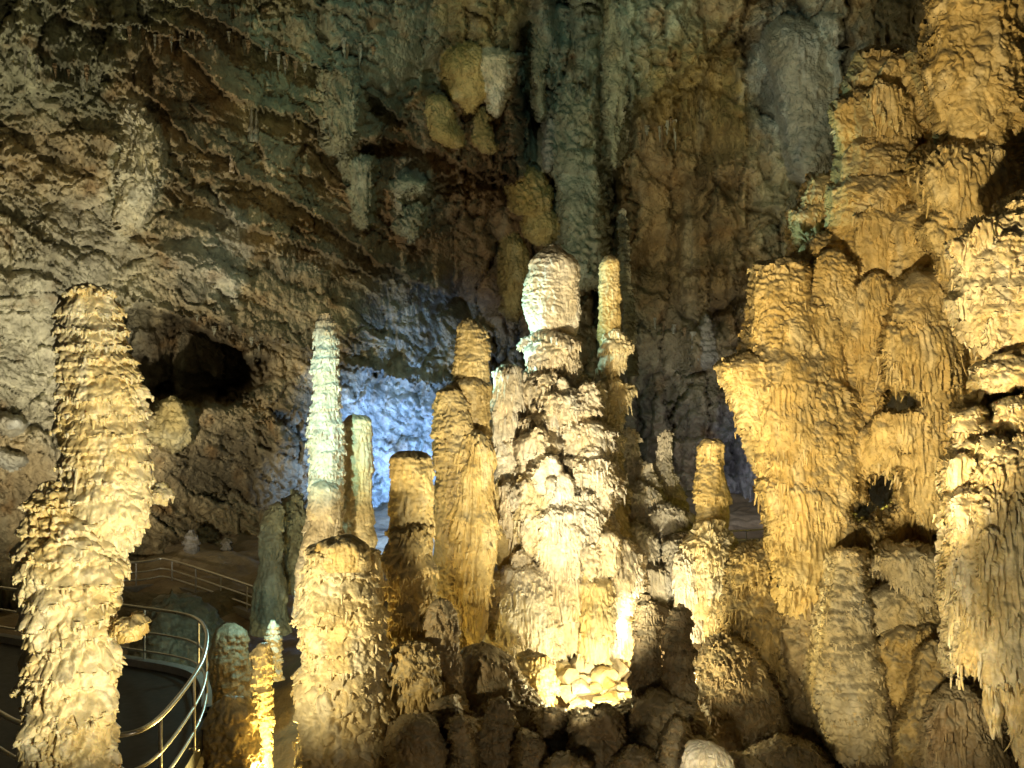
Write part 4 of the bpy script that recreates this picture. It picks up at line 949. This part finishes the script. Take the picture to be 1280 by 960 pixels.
# broken stones in the light
def stone(loc, size, seed, pal, label, name='broken_stone', cat='stone', group=None, sub=3, mat=M_MID, flat=.75):
    bm = bmesh.new(); bmesh.ops.create_icosphere(bm, subdivisions=sub, radius=1)
    rs = random.Random(seed)
    planes = [(Vector((rs.gauss(0, 1), rs.gauss(0, 1), rs.gauss(0, 1))).normalized(), rs.uniform(.34, .72)) for _ in range(12)]
    for v in bm.verts:
        for n, dd in planes:
            t_ = v.co.dot(n)-dd
            if t_ > 0: v.co -= n*t_
    V = np.array([v.co[:] for v in bm.verts], np.float32); F = np.array([[v.index for v in f.verts] for f in bm.faces])
    bm.free()
    V *= np.array(size)*np.array([1, 1, flat]) if not hasattr(size, '__len__') else np.array(size)
    s_ = float(np.max(np.abs(V)))
    V += V/np.linalg.norm(V, axis=1, keepdims=True)*(.05*s_*fbm(V[:, 0]/s_*2+seed, V[:, 1]/s_*2, V[:, 2]/s_*2, 3))[:, None]
    a_ = rs.uniform(0, 6.28); b_ = rs.uniform(-.5, .5)
    R = np.array([[math.cos(a_), -math.sin(a_), 0], [math.sin(a_), math.cos(a_), 0], [0, 0, 1]]) @ np.array([[1, 0, 0], [0, math.cos(b_), -math.sin(b_)], [0, math.sin(b_), math.cos(b_)]])
    V = V @ R.T
    o = mesh_obj(name, V, F, mat, paint(V, pal, s_/30, seed), smooth=False)
    o.location = loc
    return tag(o, label, cat, group)
SG = 'broken pale stones heaped before the great column'
for i in range(26):
    row_ = i//6
    px = 712+(i % 6)*16+RNG.uniform(-7, 7)+(row_ % 2)*7; py = 838+row_*13+RNG.uniform(-4, 4); dd = 16.3-row_*.25
    stone(P(px, py, dd), RNG.uniform(.10, .40), i+1, ('cream', 'ivory', 'honey')[i % 3], 'jagged pale stone in the glaring heap at the great column foot', group=SG, sub=3)
stal('smooth bright flowstone bank that carries the heap of broken pale stones',
     [(815, 715, 770), (828, 700, 792), (860, 692, 805), (900, 690, 812), (960, 690, 820)], 16.6, 'smooth', 'ivory', name='flowstone_bank', cat='flowstone', k=.9, step=1.6, sq=.5)

# left middle ground
stal('bright yellow ringed little stalagmite left of the broad scalloped one',
     [(804, 321, 335), (810, 315, 340), (840, 314, 341), (880, 315, 341), (920, 317, 340), (960, 318, 342)], 14.3, 'ruffle', 'cream', k=.5, step=1.2, cap=8)
stal('rough brown boulder below the walkway left of the yellow little stalagmite',
     [(868, 270, 300), (880, 262, 316), (920, 258, 325), (1000, 255, 335)], 13.4, 'rock', 'ochre', name='boulder', cat='boulder', k=.8, step=1.5)
stal('grey green hourglass stalagmite in shade left of the slender mint one',
     [(626, 343, 352), (640, 332, 356), (665, 325, 350), (700, 322, 352), (740, 314, 360), (790, 312, 366)], 19.5, 'smooth', 'green', k=.8, step=1.4)
stal('dark ragged hanging flowstone behind the slender mint stalagmite',
     [(612, 360, 376), (640, 352, 384), (690, 354, 384), (740, 356, 384)], 20.5, 'shelf', 'green', name='flowstone_block', cat='flowstone', k=.8, step=1.5)
stal('mint lit stub glowing low behind the yellow little stalagmite',
     [(776, 337, 345), (784, 333, 350), (810, 333, 352), (850, 332, 354)], 16.6, 'scallop', 'ivory', k=.5, step=1.3)
stal('blocky brown rock just right of the railing bend',
     [(778, 278, 298), (786, 268, 306), (820, 262, 312), (880, 260, 318)], 16.4, 'smooth', 'brown', name='boulder', cat='boulder', k=1, step=1.6)
stal('greenish rock hump behind the near walkway railing',
     [(738, 195, 235), (752, 178, 262), (790, 165, 275), (850, 150, 290)], 19.5, 'rock', 'green', name='boulder', cat='boulder', k=1.1, step=1.8)
stal('pale small stalagmite standing beyond the far railing, left one of two',
     [(662, 235, 243), (672, 231, 248), (700, 229, 250), (745, 227, 252)], 30, 'ruffle', 'grey', k=.4, step=1.4)
stal('dim small stalagmite standing beyond the far railing, right one of two',
     [(672, 279, 286), (684, 276, 290), (730, 274, 292)], 31, 'ruffle', 'grey', k=.4, step=1.4)
stal('dark rock bank carrying the far walkway', [(735, 170, 260), (748, 100, 320), (790, 60, 350), (860, 40, 370)], 26.5, 'rock', 'brown', name='rock_bank', cat='rock', k=1, step=2.2, sq=.4)
# stalactites below ledges and tiny stalagmites on them: one mesh per kind, copied
def cone_mesh(name, seed, pal, hang):
    n, mth = 26, 14
    V = []; 
    for i in range(n):
        t_ = i/(n-1); r_ = (1-t_)**.8*.16*(1+.18*math.sin(t_*23+seed))+.012
        for j in range(mth):
            a_ = 2*math.pi*j/mth; q_ = 1+.2*math.sin(3*a_+seed)+.12*math.sin(5*a_+t_*9)
            V.append((math.cos(a_)*r_*q_+.03*math.sin(t_*4+seed), math.sin(a_)*r_*q_, -t_ if hang else t_))
    V = np.array(V, np.float32); F = grid_faces(mth, n, True)
    if not hang: F = F
    o = mesh_obj(name, V, F, M_FAR, paint(V*3, pal, .03, seed))
    COL.objects.unlink(o); me = o.data; bpy.data.objects.remove(o)
    return me
ME_T = [cone_mesh('stalactite', s, p_, True) for s, p_ in ((1, 'green'), (2, 'brown'), (3, 'green'), (4, 'brown'))]
ME_G = [cone_mesh('stalagmite', s, p_, False) for s, p_ in ((5, 'green'), (6, 'ivory'), (7, 'honey'))]
def put(me, name, px, py, d, hpx, wpx, label, cat, group):
    o = bpy.data.objects.new(name, me); COL.objects.link(o)
    i_ = int(np.searchsorted(WALLD['x'], px)); j_ = int(np.searchsorted(WALLD['y'], py))
    d = float(np.percentile(WALLD['d'][j_-5:j_+4, i_-3:i_+4], 35))
    mm = d/FPX
    o.location = P(px, py, d); o.scale = (wpx*mm/.32, wpx*mm/.32, hpx*mm); o.rotation_euler = (0, 0, px % 6.28)
    tag(o, label, cat, group)
for x0, y0, x1, y1, n, d, hp, lab, grp in [
 (290, 40, 380, 82, 11, 26.5, 26, 'thin green grey stalactite in the row under the upper ledge of the left wall', 'stalactites under the upper left ledge'),
 (150, 30, 240, 50, 10, 23.8, 20, 'dark thin stalactite in the black hollow near the top left', 'stalactites in the top left hollow'),
 (30, 70, 120, 90, 9, 22.7, 30, 'greenish stalactite in the fringe at the far top left', 'stalactites of the far top left fringe'),
 (245, 395, 330, 428, 9, 26.2, 11, 'tiny pale stalactite along the lip over the dark recess', 'stalactites over the dark recess'),
 (790, 165, 850, 150, 9, 33, 34, 'ochre stalactite in the curtain row right of the fluted pillar', 'stalactites right of the fluted pillar'),
 (430, 50, 460, 55, 4, 29, 30, 'pale needle stalactite in the upper centre left', 'needle stalactites upper centre left'),
 (820, 400, 860, 415, 5, 37, 26, 'dim brown stalactite on the wall behind the small cluster', 'stalactites behind the small cluster')]:
    for i in range(n):
        t_ = i/(n-1); px = x0+(x1-x0)*t_+RNG.uniform(-7, 7); py = y0+(y1-y0)*t_+RNG.uniform(-6, 6)
        put(ME_T[i % 4], 'stalactite', px, py, d, hp*RNG.uniform(.35, 1.3), RNG.uniform(3, 6.5), lab, 'stalactite', grp)
for px, py, d, hh, ww, mi, lab in [
 (314, 178, 26, 46, 8, 0, 'tall thin pale stalagmite on the left wall ledge, left of a pair'),
 (320, 178, 26, 40, 8, 0, 'slightly shorter thin stalagmite on the left wall ledge, right of a pair'),
 (289, 216, 25.5, 30, 7, 1, 'pale little stalagmite on the ledge below the thin pair'),
 (355, 432, 30, 15, 4, 1, 'tiny lone stalagmite on the low ledge left of the slender mint one')]:
    put(ME_G[mi], 'stalagmite', px, py, d, hh, ww, lab, 'stalagmite', None)

# ------------------------------------------------------------------ railings and walkways
def tube(name, pts, rad, mat, parent, n=8):
    pts = [Vector(p) for p in pts]
    V, F = [], []
    for i, p in enumerate(pts):
        t_ = (pts[min(i+1, len(pts)-1)]-pts[max(i-1, 0)]).normalized()
        up = Vector((0, 0, 1)) if abs(t_.z) < .9 else Vector((1, 0, 0))
        s_ = t_.cross(up).normalized(); u_ = s_.cross(t_)
        for j in range(n):
            a_ = 2*math.pi*j/n; V.append(p+s_*math.cos(a_)*rad+u_*math.sin(a_)*rad)
    V = np.array([v[:] for v in V], np.float32)-np.array(parent.location, np.float32)
    return mesh_obj(name, V, grid_faces(n, len(pts), True), mat, parent=parent)
def smooth_path(pts, it=2):
    for _ in range(it):
        q = [pts[0]]
        for a_, b_ in zip(pts[:-1], pts[1:]):
            q += [tuple(.75*x+.25*y for x, y in zip(a_, b_)), tuple(.25*x+.75*y for x, y in zip(a_, b_))]
        pts = q+[pts[-1]]
    return pts
def resample(pts, step):
    out = [pts[0]]; acc = 0
    for a_, b_ in zip(pts[:-1], pts[1:]):
        L_ = math.dist(a_, b_); t_ = step-acc
        while t_ < L_:
            out.append(tuple(x+(y-x)*t_/L_ for x, y in zip(a_, b_))); t_ += step
        acc = (acc+L_) % step
    return out
def railing(path, ztop, height, label, spacing=1.5, rad=.032, rails=(0, .42, .75), curb=True, group=None):
    base = empty('railing', (path[0][0], path[0][1], ztop-height), label, 'railing', group)
    sp_ = smooth_path(path)
    z3 = [(p[0], p[1], (p[2] if len(p) > 2 else 0)+ztop) for p in sp_]
    for k_, dz in enumerate(rails):
        tube('handrail' if k_ == 0 else 'rail', [(x, y, z-dz*height) for x, y, z in z3], rad if k_ == 0 else rad*.7, M_STEEL, base)
    for x, y, z in resample(z3, spacing):
        tube('post', [(x, y, z-.01), (x, y, z-height*.5), (x, y, z-height)], rad*.75, M_STEEL, base)
        tube('foot_plate', [(x, y, z-height), (x, y, z-height+.015)], rad*2.6, M_STEEL, base)
    return z3
ZT = CAMZ-4.1
near = []
for px, py in [(-90, 722), (40, 740), (155, 757), (225, 766), (250, 774), (259, 790), (258, 808), (253, 828), (238, 852), (216, 880), (196, 901), (175, 914), (150, 920), (90, 917), (30, 907), (0, 892), (-60, 850)]:
    d_ = 4.1*FPX/(py-480); near.append(((px-640)/FPX*d_, d_))
railing(near, ZT, 1.05, 'curved steel railing bending round the near walkway at lower left', spacing=1.55)
np_ = smooth_path(near)
c0 = Vector((sum(p[0] for p in np_)/len(np_), sum(p[1] for p in np_)/len(np_)))
# deck = inside of the bend
V = [(p[0], p[1], ZT-1.07) for p in np_]+[(p[0], p[1], ZT-1.35) for p in np_]
n_ = len(np_)
bm = bmesh.new(); vs = [bm.verts.new(v) for v in V]
bm.faces.new(vs[:n_]); bm.faces.new(vs[n_:][::-1])
for i in range(n_):
    j = (i+1) % n_; bm.faces.new((vs[i], vs[n_+i], vs[n_+j], vs[j]))
bmesh.ops.recalc_face_normals(bm, faces=bm.faces)
me = bpy.data.meshes.new('walkway'); bm.to_mesh(me); bm.free(); me.materials.append(M_DECK)
o = bpy.data.objects.new('walkway', me); COL.objects.link(o); o['kind'] = 'structure'
def curb(pts, z, wd, hg, name='kerb'):
    V, F = [], []
    for i, p in enumerate(pts):
        a_ = Vector(pts[max(i-1, 0)][:2]); b_ = Vector(pts[min(i+1, len(pts)-1)][:2]); t_ = (b_-a_).normalized(); nrm = Vector((-t_.y, t_.x))*wd/2
        zz = z+(p[2] if len(p) > 2 else 0)
        for s_, h_ in ((1, 0), (1, hg), (-1, hg), (-1, 0)): V.append((p[0]+nrm.x*s_, p[1]+nrm.y*s_, zz+h_))
    o = mesh_obj(name, np.array(V), grid_faces(4, len(pts), True), M_CONC, smooth=False); o['kind'] = 'structure'
curb(smooth_path(near[:7]), ZT-1.3, .16, .36)
# far walkway
far1 = []
for px, py, d_ in [(60, 690, 26), (120, 698, 27), (160, 704, 27.5), (190, 701, 28), (204, 697, 28.4), (240, 708, 27.4), (280, 721, 26.4), (330, 738, 25.2)]:
    far1.append(((px-640)/FPX*d_, d_, CAMZ+(480-py)/FPX*d_))
railing([(a_, b_, c2) for a_, b_, c2 in far1], 0, .75, 'far steel railing with a bend, crossing the dark behind the near one', spacing=1.3, rad=.04)
curb(far1, -.95, .22, .22)
far2 = [((px-640)/FPX*d_, d_, CAMZ+(480-py)/FPX*d_) for px, py, d_ in [(120, 652, 31), (150, 668, 31), (195, 692, 31), (255, 706, 30.5), (310, 730, 30)]]
railing(far2, 0, .8, 'sloping steel stair railing farthest away above the bent railing', spacing=1.6, rad=.038, rails=(0, .5))
far3 = [((px-640)/FPX*d_, d_, CAMZ+(480-py)/FPX*d_) for px, py, d_ in [(905, 664, 24), (935, 663, 24), (965, 661, 24)]]
railing(far3, 0, .5, 'small steel railing glimpsed between the yellow stalagmite and the massif', spacing=.6, rad=.02, rails=(0, .5))
left = [((px-640)/FPX*d_, d_, CAMZ+(480-py)/FPX*d_) for px, py, d_ in [(-30, 676, 29), (60, 676, 29)]]
railing(left, 0, .8, 'bit of steel railing at the left edge behind the frilly stalagmite', spacing=1.1, rad=.038, rails=(0, .5))
